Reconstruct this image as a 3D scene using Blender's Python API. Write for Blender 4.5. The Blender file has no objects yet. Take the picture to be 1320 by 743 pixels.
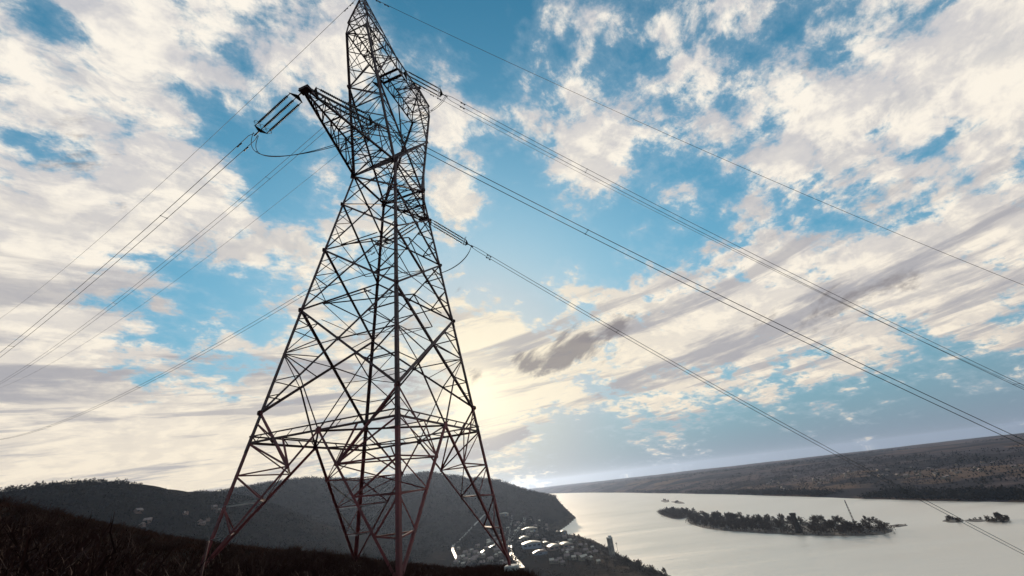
import bpy, bmesh, math, random
import numpy as np
from mathutils import Vector, Matrix, noise as mnoise

random.seed(7)
rng = np.random.default_rng(7)
SC = bpy.context.scene
COL = SC.collection

# ------------------------------------------------------------------ camera
EYE = np.array([0.0, 0.0, 120.0])          # eye height above the river
FPX, PITCH, ROLL = 503.685, 0.47133365, -0.12030231   # focal length for a 1320 px wide frame
_fw = np.array([0, math.cos(PITCH), math.sin(PITCH)])
_up0 = np.array([0, -math.sin(PITCH), math.cos(PITCH)])
_rt0 = np.array([1.0, 0, 0])
_rt = math.cos(ROLL) * _rt0 + math.sin(ROLL) * _up0
_up = -math.sin(ROLL) * _rt0 + math.cos(ROLL) * _up0

def ray(px, py):
    d = _fw + _rt * (px - 660) / FPX - _up * (py - 371.5) / FPX
    return d / np.linalg.norm(d)

def pix(P):
    q = np.asarray(P, float) - EYE
    z = q @ _fw
    return 660 + FPX * (q @ _rt) / z, 371.5 - FPX * (q @ _up) / z

cam_data = bpy.data.cameras.new("camera")
cam_data.sensor_fit = 'HORIZONTAL'
cam_data.sensor_width = 36.0
cam_data.lens = FPX / 1320 * 36.0
cam_data.clip_start = 0.1
cam_data.clip_end = 60000
cam = bpy.data.objects.new("camera", cam_data)
COL.objects.link(cam)
m = Matrix.Identity(4)
for i in range(3):
    m[i][0], m[i][1], m[i][2], m[i][3] = _rt[i], _up[i], -_fw[i], EYE[i]
cam.matrix_world = m
SC.camera = cam

# ------------------------------------------------------------------ light
SUN = ray(610, 508)                        # towards the sun, low behind the tower
SUN_EL = math.asin(SUN[2])
SUN_AZ = math.atan2(SUN[0], SUN[1])
sun_data = bpy.data.lights.new("sun", 'SUN')
sun_data.energy = 4.0
sun_data.angle = math.radians(0.5)
sun_data.color = (1.0, 0.84, 0.64)
sun = bpy.data.objects.new("sun", sun_data)
COL.objects.link(sun)
sun.rotation_euler = Vector(-SUN).to_track_quat('-Z', 'Y').to_euler()
sun.location = (0, 0, 300)

SC.view_settings.view_transform = 'Standard'
SC.view_settings.look = 'None'
SC.view_settings.exposure = 0.0
SC.view_settings.gamma = 1.0
SC.view_settings.use_curve_mapping = False
SC.cycles.volume_bounces = 0
SC.cycles.max_bounces = 6
SC.cycles.transparent_max_bounces = 16


class NT:
    """Small helper that writes node maths as expressions."""
    def __init__(self, tree):
        self.t = tree
        self.n = tree.nodes
    def new(self, typ, **kw):
        nd = self.n.new(typ)
        for k, v in kw.items():
            setattr(nd, k, v)
        return nd
    def link(self, a, b):
        self.t.links.new(a, b)
    def put(self, sock, v):
        if isinstance(v, X):
            v = v.s
        if isinstance(v, bpy.types.NodeSocket):
            self.link(v, sock)
        else:
            sock.default_value = v
    def math(self, op, a, b=0.0, c=0.0, clamp=False):
        nd = self.new('ShaderNodeMath', operation=op, use_clamp=clamp)
        self.put(nd.inputs[0], a); self.put(nd.inputs[1], b); self.put(nd.inputs[2], c)
        return X(self, nd.outputs[0])
    def vmath(self, op, a, b=(0, 0, 0), scale=None):
        nd = self.new('ShaderNodeVectorMath', operation=op)
        self.put(nd.inputs[0], a); self.put(nd.inputs[1], b)
        if scale is not None:
            self.put(nd.inputs['Scale'], scale)
        return nd.outputs['Value'] if op in ('DOT_PRODUCT', 'LENGTH') else nd.outputs['Vector']
    def xyz(self, x, y, z):
        nd = self.new('ShaderNodeCombineXYZ')
        self.put(nd.inputs[0], x); self.put(nd.inputs[1], y); self.put(nd.inputs[2], z)
        return nd.outputs[0]
    def noise(self, vec, scale, detail=6, rough=0.55, dist=0.0, lac=2.0):
        nd = self.new('ShaderNodeTexNoise')
        self.put(nd.inputs['Vector'], vec)
        nd.inputs['Scale'].default_value = scale
        nd.inputs['Detail'].default_value = detail
        nd.inputs['Roughness'].default_value = rough
        nd.inputs['Lacunarity'].default_value = lac
        nd.inputs['Distortion'].default_value = dist
        return X(self, nd.outputs[0]), nd.outputs[1]
    def smooth(self, v, lo, hi, a=0.0, b=1.0):
        nd = self.new('ShaderNodeMapRange', interpolation_type='SMOOTHSTEP')
        self.put(nd.inputs[0], v); self.put(nd.inputs[1], lo); self.put(nd.inputs[2], hi)
        nd.inputs[3].default_value = a; nd.inputs[4].default_value = b
        return X(self, nd.outputs[0])
    def lin(self, v, lo, hi, a=0.0, b=1.0):
        nd = self.new('ShaderNodeMapRange', clamp=True)
        self.put(nd.inputs[0], v); self.put(nd.inputs[1], lo); self.put(nd.inputs[2], hi)
        nd.inputs[3].default_value = a; nd.inputs[4].default_value = b
        return X(self, nd.outputs[0])
    def mix(self, f, a, b, blend='MIX'):
        nd = self.new('ShaderNodeMix', data_type='RGBA', blend_type=blend)
        nd.clamp_result = False
        self.put(nd.inputs[0], f)
        for i, v in ((6, a), (7, b)):
            if isinstance(v, tuple) and len(v) == 3:
                v = (*v, 1)
            self.put(nd.inputs[i], v)
        return nd.outputs[2]


class X:
    def __init__(self, nt, s):
        self.nt, self.s = nt, s
    def __add__(self, o): return self.nt.math('ADD', self, o)
    __radd__ = __add__
    def __sub__(self, o): return self.nt.math('SUBTRACT', self, o)
    def __rsub__(self, o): return self.nt.math('SUBTRACT', o, self)
    def __mul__(self, o): return self.nt.math('MULTIPLY', self, o)
    __rmul__ = __mul__
    def __truediv__(self, o): return self.nt.math('DIVIDE', self, o)


# ------------------------------------------------------------------ sky
world = bpy.data.worlds.new("World")
SC.world = world
world.use_nodes = True
wt = world.node_tree
wt.nodes.clear()
N = NT(wt)
tc = N.new('ShaderNodeTexCoord')
D = N.vmath('NORMALIZE', tc.outputs['Generated'])
sep = N.new('ShaderNodeSeparateXYZ'); N.link(D, sep.inputs[0])
dx, dy, dz = (X(N, sep.outputs[i]) for i in range(3))
zc = N.math('MAXIMUM', dz, 0.0)
sky = N.new('ShaderNodeTexSky', sky_type='NISHITA')
sky.sun_disc = False
sky.sun_elevation = SUN_EL
sky.sun_rotation = SUN_AZ
sky.altitude = 200
sky.air_density = 1.2
sky.dust_density = 1.5
sky.ozone_density = 2.0

def blob(px, py, rad, amp):
    """a soft patch round one direction of the sky (rad in degrees)"""
    s = 1 - math.cos(math.radians(rad))
    d = X(N, N.vmath('DOT_PRODUCT', D, tuple(ray(px, py))))
    return N.math('EXPONENT', (d - 1.0) * (1.0 / s)) * amp

def blobs(lst):
    r = None
    for b in lst:
        q = blob(*b)
        r = q if r is None else r + q
    return r

# cloud sheet: the direction is carried onto a level layer high above
k = zc + 0.30
ca, sa = math.cos(math.radians(34)), math.sin(math.radians(34))
pu = (dx * ca + dy * sa) / k
pv = (dy * ca - dx * sa) / k
P = N.xyz(pu * 1.22, pv * 1.40, 0.0)
_, wcol = N.noise(P, 2.2, 4, 0.55)
warp = N.vmath('SCALE', N.vmath('SUBTRACT', wcol, (0.5, 0.5, 0.5)), scale=0.18)
Pw = N.vmath('ADD', P, warp)
big, _ = N.noise(Pw, 1.25, 2, 0.5)
fine, _ = N.noise(Pw, 4.4, 10, 0.64)
fleck, _ = N.noise(P, 13.0, 7, 0.62, 0.0)
bias = blobs([
    (120, 160, 15, 0.07), (60, 330, 10, 0.12), (250, 60, 12, 0.05), (260, 300, 9, 0.12),
    (30, 440, 7, 0.08), (300, 413, 4, 0.10), (160, 530, 14, 0.13), (330, 590, 14, 0.20), (90, 595, 10, 0.12),
    (850, 60, 7, 0.05), (1150, 130, 14, 0.02), (740, 220, 8, 0.12), (1270, 20, 10, 0.07), (985, 190, 8, 0.06),
    (640, 400, 7, 0.06), (1000, 440, 12, 0.17), (1230, 330, 12, 0.17), (850, 500, 12, 0.14), (650, 500, 10, 0.16),
    (590, 262, 4, 0.16), (740, 357, 2.5, 0.12), (900, 320, 6, 0.03), (430, 60, 5, 0.10), (560, 130, 4, 0.12), (540, 60, 3, 0.08), (900, 120, 6, 0.05), (1010, 160, 6, 0.05), (700, 130, 5, 0.05),
    (590, 20, 7, -0.20), (625, 110, 3.5, -0.10), (690, 300, 7, -0.22), (790, 290, 6, -0.12), (640, 220, 5, -0.08), (330, 180, 6, -0.14), (640, 340, 6, -0.12),
    (355, 235, 3.5, -0.20), (290, 360, 6, -0.22), (180, 430, 7, -0.22), (400, 250, 5, -0.04), (330, 460, 6, -0.12), (230, 500, 5, -0.08), (950, 260, 8, -0.10), (1090, 270, 5, -0.08),
    (1040, 60, 6, -0.06), (730, 60, 6, -0.06), (860, 150, 5, -0.05), (1180, 230, 5, -0.07), (70, 30, 4, -0.14), (60, 215, 4, -0.08), (140, 310, 3, -0.08), (760, 590, 7, -0.15), (1000, 560, 9, -0.14), (1250, 520, 8, -0.12), (950, 590, 8, -0.10), (1200, 560, 10, -0.12), (760, 612, 6, -0.14), (900, 600, 8, -0.10), (120, 160, 18, 0.03), (760, 160, 8, 0.04), (1000, 330, 6, 0.04)])
field = big * 0.36 + fine * 0.86 + fleck * 0.34 - 0.295 + bias * 1.08
cover = N.smooth(field, 0.465, 0.595)
thin = N.smooth(field, 0.36, 0.56)
# the side of a cloud turned to the sun is brighter
off = (0.05, 0.06, 0)
fine2, _ = N.noise(N.vmath('ADD', Pw, off), 4.2, 6, 0.62)
fine1, _ = N.noise(Pw, 4.2, 6, 0.62)
rim = N.smooth(fine1 - fine2, -0.10, 0.10)
thick = N.smooth(field, 0.56, 0.80)
sunward = X(N, N.vmath('DOT_PRODUCT', D, tuple(SUN)))
glow_w = N.math('EXPONENT', (sunward - 1.0) * 9.0)
glow_m = N.math('EXPONENT', (sunward - 1.0) * 26.0)
glow_n = N.math('EXPONENT', (sunward - 1.0) * 260.0)
low = N.math('EXPONENT', zc * -5.0)

# open sky: Nishita, pulled to the photograph's teal grade
clear = N.mix(1.0, sky.outputs[0], (0.16, 1.30, 1.52), 'MULTIPLY')
mid_ = N.math('EXPONENT', zc * -2.3)
clear = N.mix(mid_ * 0.85, clear, (1.9, 4.3, 6.2))
glow_v = N.math('EXPONENT', (sunward - 1.0) * 9.0)
clear = N.mix(N.math('MINIMUM', glow_v * 1.25, 0.9), clear, (4.3, 5.9, 7.4))
clear = N.mix(low * 0.95, clear, (2.3, 2.75, 3.4))
clear = N.mix(glow_m * 0.75, clear, (8.6, 7.8, 6.2))
# grey bands low in the sky, stretched along the horizon
el = N.math('ARCSINE', dz)
az = N.math('ARCTAN2', dx, dy)
B = N.xyz(az * 2.0 + el * 1.2, el * 15.0 - az * 1.9, 3.0)
band, _ = N.noise(B, 1.0, 8, 0.60, 0.35)
bandm = N.smooth(el, 0.02, 0.08) * N.smooth(el, 0.62, 0.26)
streak = N.smooth(band, 0.47, 0.60) * bandm
lit = N.mix(rim, (5.9, 5.9, 6.2), (9.9, 9.3, 8.3))
mott, _ = N.noise(Pw, 6.5, 8, 0.65, 0.2)
lit = N.mix(N.smooth(mott, 0.49, 0.66) * 0.72, lit, (4.3, 4.6, 5.3))
lit = N.mix(thick * 0.35, lit, (9.6, 9.0, 8.0))
lit = N.mix(N.math('EXPONENT', zc * -4.0) * 0.85, lit, (9.2, 7.8, 5.8))
lit = N.mix(N.math('MINIMUM', glow_w * 0.8, 0.7), lit, (9.6, 8.5, 6.5))
lit = N.mix(N.math('MINIMUM', glow_m * 1.05, 1.0), lit, (10.0, 9.0, 6.9))
fs, _ = N.noise(N.xyz(az * 3.2 + el, el * 42.0 - az * 3.6, 5.0), 1.0, 6, 0.62, 0.3)
streak = N.math('MAXIMUM', streak, N.smooth(fs, 0.50, 0.62) * N.smooth(el, 0.01, 0.05) * N.smooth(el, 0.34, 0.16) * 0.85)
lit = N.mix(streak * (1.0 - glow_n) * 0.85, lit, (3.7, 3.7, 4.1))
c = N.mix(thin * 0.25, clear, (6.4, 7.0, 7.6))
c = N.mix(cover, c, lit)
# the few dark clouds before the bright sky
dk, _ = N.noise(N.xyz(az * 8.0, el * 16.0 - az * 6.0, 8.0), 1.0, 8, 0.66, 0.3)
dmask = blobs([(752, 445, 3.0, 0.36), (715, 462, 2.8, 0.36), (675, 470, 2.2, 0.34), (795, 422, 2.4, 0.34), (610, 487, 1.8, 0.30), (1000, 420, 5.0, 0.14), (1110, 385, 5, 0.16), (430, 520, 5, 0.10), (100, 180, 3.5, 0.10), (75, 225, 3, 0.10)])
dark = N.smooth(dk + dmask, 0.64, 0.84)
c = N.mix(dark * 0.85, c, (2.5, 2.3, 2.4))
add = N.mix(glow_n, (0, 0, 0), (2.2, 1.8, 1.1))
c = N.mix(1.0, c, add, 'ADD')
bg = N.new('ShaderNodeBackground'); N.put(bg.inputs[0], c); bg.inputs[1].default_value = 0.1
wo = N.new('ShaderNodeOutputWorld'); N.link(bg.outputs[0], wo.inputs[0])

# ------------------------------------------------------------------ helpers
def tag(o, label=None, cat=None, group=None, kind=None):
    if label: o['label'] = label
    if cat: o['category'] = cat
    if group: o['group'] = group
    if kind: o['kind'] = kind
    return o

def empty(name, loc, rz=0.0):
    o = bpy.data.objects.new(name, None)
    o.empty_display_size = 0.5
    o.location = Vector([float(t) for t in loc]); o.rotation_euler = (0, 0, rz)
    COL.objects.link(o)
    return o

def copy_tree(o, parent=None):
    c = o.copy()
    COL.objects.link(c)
    c.parent = parent
    for ch in list(o.children):
        copy_tree(ch, c)
    return c

class MB:
    """collects solid shapes for one mesh"""
    def __init__(self):
        self.v, self.f, self.mi = [], [], []
    def add(self, vs, fs, mi=0):
        k = len(self.v)
        self.v.extend([tuple(map(float, p)) for p in vs])
        self.f.extend([tuple(i + k for i in f) for f in fs])
        self.mi.extend([mi] * len(fs))
    def angle(self, a, b, w, t=None, face=None, mi=0):
        """steel angle section (an L) from a to b; 'face' is the way its back looks"""
        a, b = np.asarray(a, float), np.asarray(b, float)
        d = b - a; L = np.linalg.norm(d)
        if L < 1e-6: return
        d /= L; w = w * 0.97
        t = t or w * 0.13
        h = np.asarray(face if face is not None else (0.3, 0.2, 1.0), float)
        y = h - d * (h @ d)
        if np.linalg.norm(y) < 1e-3:
            h = np.array([0.31, 0.9, 0.2]); y = h - d * (h @ d)
        y /= np.linalg.norm(y); x = np.cross(d, y)
        y = -y
        pr = [(-w / 2, 0), (w / 2, 0), (w / 2, t), (-w / 2 + t, t), (-w / 2 + t, w), (-w / 2, w)]
        vs = [a + x * p + y * q for p, q in pr] + [b + x * p + y * q for p, q in pr]
        fs = [(i, (i + 1) % 6, 6 + (i + 1) % 6, 6 + i) for i in range(6)]
        fs += [(5, 4, 3, 2, 1, 0), (6, 7, 8, 9, 10, 11)]
        self.add(vs, fs, mi)
    def box(self, c, s, ax=None, mi=0):
        c = np.asarray(c, float)
        A = np.eye(3) if ax is None else np.asarray(ax, float)
        vs = []
        for i in (-1, 1):
            for j in (-1, 1):
                for k in (-1, 1):
                    vs.append(c + A[0] * s[0] / 2 * i + A[1] * s[1] / 2 * j + A[2] * s[2] / 2 * k)
        self.add(vs, [(0, 1, 3, 2), (4, 6, 7, 5), (0, 4, 5, 1), (2, 3, 7, 6), (0, 2, 6, 4), (1, 5, 7, 3)], mi)
    def plate(self, c, n, r, t=0.03, mi=0, sides=6):
        """a gusset plate: a short many-sided prism facing n"""
        n = np.asarray(n, float); n = n / np.linalg.norm(n)
        h = np.array([0, 0, 1.0]) if abs(n[2]) < .9 else np.array([1.0, 0, 0])
        x = np.cross(n, h); x /= np.linalg.norm(x); y = np.cross(n, x)
        c = np.asarray(c, float); vs = []
        for s in (-1, 1):
            for i in range(sides):
                a = 2 * math.pi * (i + .5) / sides
                vs.append(c + n * t / 2 * s + x * r * math.cos(a) + y * r * math.sin(a))
        fs = [tuple(range(sides))[::-1], tuple(range(sides, 2 * sides))]
        fs += [(i, (i + 1) % sides, sides + (i + 1) % sides, sides + i) for i in range(sides)]
        self.add(vs, fs, mi)
    def tube(self, pts, rad, n=6, mi=0, cap=True):
        pts = [np.asarray(p, float) for p in pts]
        k0 = len(self.v); m_ = len(pts)
        rad = rad if hasattr(rad, '__len__') else [rad] * m_
        up = np.array([0, 0, 1.0])
        for i, p in enumerate(pts):
            d = pts[min(i + 1, m_ - 1)] - pts[max(i - 1, 0)]
            d /= max(np.linalg.norm(d), 1e-9)
            h = up if abs(d[2]) < .95 else np.array([1.0, 0, 0])
            x = np.cross(d, h); x /= np.linalg.norm(x); y = np.cross(d, x)
            for j in range(n):
                a = 2 * math.pi * j / n
                self.v.append(tuple(p + rad[i] * (x * math.cos(a) + y * math.sin(a))))
        for i in range(m_ - 1):
            for j in range(n):
                a, b = k0 + i * n + j, k0 + i * n + (j + 1) % n
                self.f.append((a, b, b + n, a + n)); self.mi.append(mi)
        if cap:
            self.f.append(tuple(k0 + j for j in range(n))[::-1]); self.mi.append(mi)
            self.f.append(tuple(k0 + (m_ - 1) * n + j for j in range(n))); self.mi.append(mi)
    def mesh(self, name, mats, smooth=False):
        me = bpy.data.meshes.new(name)
        me.from_pydata(self.v, [], self.f)
        for mt in (mats if isinstance(mats, (list, tuple)) else [mats]):
            me.materials.append(mt)
        me.polygons.foreach_set('material_index', self.mi)
        if smooth:
            me.polygons.foreach_set('use_smooth', [True] * len(self.f))
        me.update()
        return me
    def build(self, name, mats, parent=None, smooth=False, loc=None):
        o = bpy.data.objects.new(name, self.mesh(name, mats, smooth))
        COL.objects.link(o)
        if parent is not None: o.parent = parent
        if loc is not None: o.location = Vector([float(t) for t in loc])
        return o

def material(name, base, rough=0.8, metal=0.0, var=0.0, scale=1.0, second=None, spec=None, coords='Object', bump=0.0, detail=6):
    mt = bpy.data.materials.new(name); mt.use_nodes = True
    t = mt.node_tree; n = NT(t)
    p = t.nodes['Principled BSDF']
    p.inputs['Roughness'].default_value = rough
    p.inputs['Metallic'].default_value = metal
    if spec is not None: p.inputs['Specular IOR Level'].default_value = spec
    co = n.new('ShaderNodeTexCoord').outputs[coords]
    nv, _ = n.noise(co, scale, detail, 0.6)
    b2 = second or tuple(max(0, c * (1 - var)) for c in base)
    n.put(p.inputs['Base Color'], n.mix(n.smooth(nv, 0.35, 0.65), base, b2))
    if bump:
        bn = n.new('ShaderNodeBump'); bn.inputs['Strength'].default_value = bump
        n.put(bn.inputs['Height'], nv); n.link(bn.outputs[0], p.inputs['Normal'])
    return mt

# ------------------------------------------------------------------ materials
M_STEEL = material('weathered_red_oxide_steel', (0.036, 0.010, 0.009), 0.6, 0.1, scale=0.9, second=(0.058, 0.013, 0.011))
M_FLARE = material('flare_red_steel', (0.150, 0.014, 0.013), 0.6, 0.0, scale=1.1, second=(0.080, 0.010, 0.009))  # lens-flare red over the lower tower put into the steel's colour
M_GLINT = material('glint_pale_steel', (0.50, 0.48, 0.47), 0.38, 0.6, scale=2.0, second=(0.36, 0.34, 0.33))  # bright glints on the low struts put into a paler steel colour
M_CONC = material('concrete', (0.50, 0.48, 0.45), 0.9, scale=3.0, second=(0.36, 0.34, 0.31), bump=.2)
M_WIRE = material('aged_conductor', (0.05, 0.048, 0.05), 0.55, 0.6, scale=2.0, var=.3)
M_INS = material('brown_glazed_insulator', (0.030, 0.020, 0.020), 0.35, scale=5, var=.3)
M_FIT = material('dark_fittings', (0.05, 0.045, 0.045), 0.5, 0.6, scale=4, var=.3)
M_LAND = material('hill_ground', (0.050, 0.028, 0.018), 1.0, scale=0.02, second=(0.030, 0.018, 0.013), coords='Object', spec=0.1)
M_TWIG = material('winter_twigs', (0.030, 0.010, 0.007), 0.9, scale=0.6, second=(0.020, 0.007, 0.006), spec=0.1)
M_GRASS = material('dry_grass', (0.040, 0.012, 0.007), 0.9, scale=0.35, second=(0.024, 0.008, 0.005), spec=0.1)
M_BARK = material('dark_bark', (0.040, 0.030, 0.025), 0.9, scale=1.0, var=.4, spec=0.1)
M_CROWN = material('bare_crown', (0.088, 0.060, 0.046), 0.9, scale=0.25, second=(0.045, 0.033, 0.028), spec=0.1)
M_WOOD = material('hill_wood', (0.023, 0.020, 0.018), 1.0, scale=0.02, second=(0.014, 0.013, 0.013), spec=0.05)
M_WALL = material('pale_render', (0.22, 0.17, 0.125), 0.85, scale=.3, var=.25)
M_WALL2 = material('grey_blue_cladding', (0.16, 0.19, 0.24), 0.6, scale=.2, var=.2)
M_BRICK = material('dull_brick', (0.22, 0.13, 0.10), 0.9, scale=.3, var=.3)
M_ROOF = material('weathered_tile_roof', (0.20, 0.13, 0.11), 0.5, scale=.4, var=.3)
M_ROOFM = material('pale_sheet_roof', (0.42, 0.35, 0.27), 0.55, scale=.1, var=.15)
M_GLASS = material('dark_window', (0.03, 0.035, 0.04), 0.15, scale=1, var=.2)
M_ROAD = material('sun_glint_asphalt', (0.20, 0.175, 0.15), 0.46, scale=.05, var=.2, spec=0.8)  # asphalt colour paled and gloss raised to carry the sun's glint
M_RUST = material('rusty_lattice', (0.10, 0.035, 0.03), 0.7, scale=.5, var=.3)
M_MUD = material('muddy_shore', (0.12, 0.095, 0.075), 0.8, scale=.05, var=.35)
M_SAND = material('sand_bar', (0.34, 0.29, 0.24), 0.8, scale=.03, var=.3)

# ------------------------------------------------------------------ land
def to_ground(px, py, z=0.0):
    d = ray(px, py)
    return EYE + d * ((z - EYE[2]) / d[2])

def pol(az, r):
    a = math.radians(az)
    return np.array([r * math.sin(a), r * math.cos(a)])

SHORE_PX = [(742, 667), (731, 677), (717, 686), (722, 691), (745, 693), (766, 698), (786, 709), (806, 721), (832, 732), (862, 744)]
POLY = [to_ground(*p)[:2] for p in SHORE_PX] + [pol(18, 560), pol(30, 480), pol(48, 390), pol(75, 330), pol(110, 330), pol(140, 600), pol(165, 3000),
        pol(-150, 7000), pol(-90, 7000), pol(-45, 7000), pol(-20, 6000), pol(-6, 3500), pol(0.5, 2050)]
POLY = np.array(POLY)

def poly_dist(x, y, P):
    ins = np.zeros(x.shape, bool); dm = np.full(x.shape, 1e12)
    for i in range(len(P)):
        a, b = P[i], P[(i + 1) % len(P)]
        e = b - a
        t = np.clip(((x - a[0]) * e[0] + (y - a[1]) * e[1]) / (e @ e), 0, 1)
        dm = np.minimum(dm, (x - a[0] - t * e[0]) ** 2 + (y - a[1] - t * e[1]) ** 2)
        cr = ((a[1] > y) != (b[1] > y))
        with np.errstate(divide='ignore', invalid='ignore'):
            xi = (b[0] - a[0]) * (y - a[1]) / (b[1] - a[1]) + a[0]
        ins ^= cr & (x < xi)
    return np.sqrt(dm) * np.where(ins, 1, -1)

def vnoise(x, y, s, seed=0, octv=4):
    """value noise in numpy"""
    r = np.random.default_rng(seed).random((256, 256))
    out = np.zeros(np.shape(x)); amp = 1.0; tot = 0
    fx, fy = np.asarray(x, float) / s + 1000.3, np.asarray(y, float) / s + 1000.7
    for o in range(octv):
        ix, iy = np.floor(fx).astype(int), np.floor(fy).astype(int)
        tx, ty = fx - ix, fy - iy
        tx, ty = tx * tx * (3 - 2 * tx), ty * ty * (3 - 2 * ty)
        g = lambda i, j: r[(ix + i) % 256, (iy + j) % 256]
        out = out + amp * ((g(0, 0) * (1 - tx) + g(1, 0) * tx) * (1 - ty) + (g(0, 1) * (1 - tx) + g(1, 1) * tx) * ty - .5)
        tot += amp; amp *= .5; fx, fy = fx * 2.03 + 17, fy * 2.03 + 31
    return out / tot * 2

def ridge_line(pts):
    """(pixel column, pixel row, range) -> crest points with the height the skyline needs"""
    R_ = []
    for px, py, r in pts:
        d = ray(px, py); h = np.hypot(d[0], d[1])
        R_.append((d[0] / h * r, d[1] / h * r, 120 + d[2] / h * r))
    return np.array(R_)

RIDGE_A = ridge_line([(-300, 690, 1000), (-100, 640, 1000), (0, 627, 1020), (60, 619, 1050), (125, 615, 1080), (170, 617, 1090), (215, 624, 1100), (260, 629, 1110), (285, 634, 1120), (310, 650, 1150), (345, 675, 1180)])
RIDGE_A[:, 2] -= 13
RIDGE_B = ridge_line([(150, 640, 2100), (285, 635, 1900), (340, 625, 1800), (400, 618, 1740), (440, 620, 1720), (480, 621, 1710), (510, 617, 1700), (545, 612, 1690), (575, 617, 1680),
                      (610, 620, 1670), (632, 623, 1660), (655, 631, 1650), (680, 641, 1640), (700, 652, 1640), (722, 662, 1640)])
RIDGE_B = np.vstack([RIDGE_B, [[POLY[0][0] - 12, POLY[0][1] + 12, 5.0]]])

def ridge_h(x, y, R_, w, p=1.5):
    best = np.full(x.shape, -1e9)
    for i in range(len(R_) - 1):
        a, b = R_[i], R_[i + 1]; e = b[:2] - a[:2]
        t = np.clip(((x - a[0]) * e[0] + (y - a[1]) * e[1]) / (e @ e), 0, 1)
        d = np.hypot(x - a[0] - t * e[0], y - a[1] - t * e[1])
        h = a[2] + (b[2] - a[2]) * t
        ww = w * np.clip(h / 190, .35, 1.0)
        best = np.maximum(best, h * np.exp(-(d / ww) ** p))
    return best

def crest_y(x):
    return np.where(x > -2.5, np.maximum(38 - 7.5 * (x + 2.5), 3.0), np.minimum(38 + 0.9 * (-2.5 - x), 80.0))

def near_z(x, y):
    z = 118.3 - 0.102 * np.clip(y, -40, 400) - 0.10 * np.maximum(x, 0)
    z = z + 8.5 * np.exp(-(((x + 58) / 24) ** 2 + ((y - 36) / 24) ** 2)) + 2.0 * np.clip((-x - 8) / 20, 0, 1)
    s = np.maximum(np.maximum(y - crest_y(x), x - 6), 0)
    s = np.maximum(s, np.maximum(-x - 95, 0))
    z = z - 0.72 * (np.sqrt(s * s + 9) - 3) + 0.10 * vnoise(x, y, 3.0, 3)
    return z

def land_z(x, y):
    x, y = np.asarray(x, float), np.asarray(y, float)
    sd = poly_dist(x, y, POLY)
    plain = np.where(sd > 0, np.minimum(0.4 + sd * 0.07, 5.0), np.maximum(sd * 0.06, -5.0))
    rough = vnoise(x, y, 160, 5, 5)
    ra = ridge_h(x, y, RIDGE_A, 330)
    rb = ridge_h(x, y, RIDGE_B, 360)
    rr = np.maximum(ra, rb) * np.clip(sd / 60, 0, 1)
    gul = np.where(rr > 2, rough * 0.13 * rr * np.clip((np.maximum(190, rr) - rr) / 60 + .12, 0, 1), 0)
    far = np.maximum(rr + gul, 0) + plain + np.where(sd > 30, 0.8 * rough, 0)
    nz = near_z(x, y)
    return np.maximum(far, nz)

def M_land():
    mt = bpy.data.materials.new('winter_hillside'); mt.use_nodes = True
    t = mt.node_tree; n = NT(t); p = t.nodes['Principled BSDF']
    p.inputs['Roughness'].default_value = 1.0; p.inputs['Specular IOR Level'].default_value = 0.0
    co = n.new('ShaderNodeTexCoord').outputs['Object']
    a, _ = n.noise(co, 0.010, 7, 0.6); b, _ = n.noise(co, 0.055, 6, 0.65); c_, _ = n.noise(co, 0.9, 5, 0.6)
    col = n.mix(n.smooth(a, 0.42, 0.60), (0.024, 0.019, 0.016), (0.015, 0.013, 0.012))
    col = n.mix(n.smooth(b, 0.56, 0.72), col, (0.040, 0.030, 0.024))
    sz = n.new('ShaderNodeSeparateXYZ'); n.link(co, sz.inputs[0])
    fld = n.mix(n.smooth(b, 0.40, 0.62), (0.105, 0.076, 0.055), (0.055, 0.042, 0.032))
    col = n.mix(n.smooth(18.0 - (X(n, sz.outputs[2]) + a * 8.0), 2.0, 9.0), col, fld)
    col = n.mix(n.smooth(c_, 0.35, 0.7), col, n.mix(1.0, col, (0.55, 0.50, 0.48), 'MULTIPLY'))
    n.put(p.inputs['Base Color'], col)
    return mt
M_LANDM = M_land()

def polar_mesh(name, azs, rs, fz, mat, smooth=True):
    A, R_ = np.meshgrid(np.radians(azs), rs, indexing='ij')
    xx, yy = R_ * np.sin(A), R_ * np.cos(A)
    zz = fz(xx, yy)
    na, nr = A.shape
    v = np.stack([xx, yy, zz], -1).reshape(-1, 3)
    i, j = np.meshgrid(np.arange(na - 1), np.arange(nr - 1), indexing='ij')
    q = (i * nr + j).ravel()
    f = np.stack([q, q + 1, q + nr + 1, q + nr], -1)[:, ::-1]
    me = bpy.data.meshes.new(name)
    me.from_pydata(v.tolist(), [], f.tolist())
    me.materials.append(mat)
    if smooth: me.polygons.foreach_set('use_smooth', [True] * len(f))
    me.update()
    o = bpy.data.objects.new(name, me); COL.objects.link(o)
    return o

azs = np.concatenate([np.arange(-180, -72, 3.0), np.arange(-72, 58, 0.30), np.arange(58, 180.1, 3.0)])
rs = np.concatenate([[0.05], np.geomspace(1.0, 60, 90), np.geomspace(62, 500, 60), np.geomspace(510, 2600, 120), np.geomspace(2700, 6500, 16)])
tag(polar_mesh('hills', azs, rs, land_z, M_LANDM), kind='structure')

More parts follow.
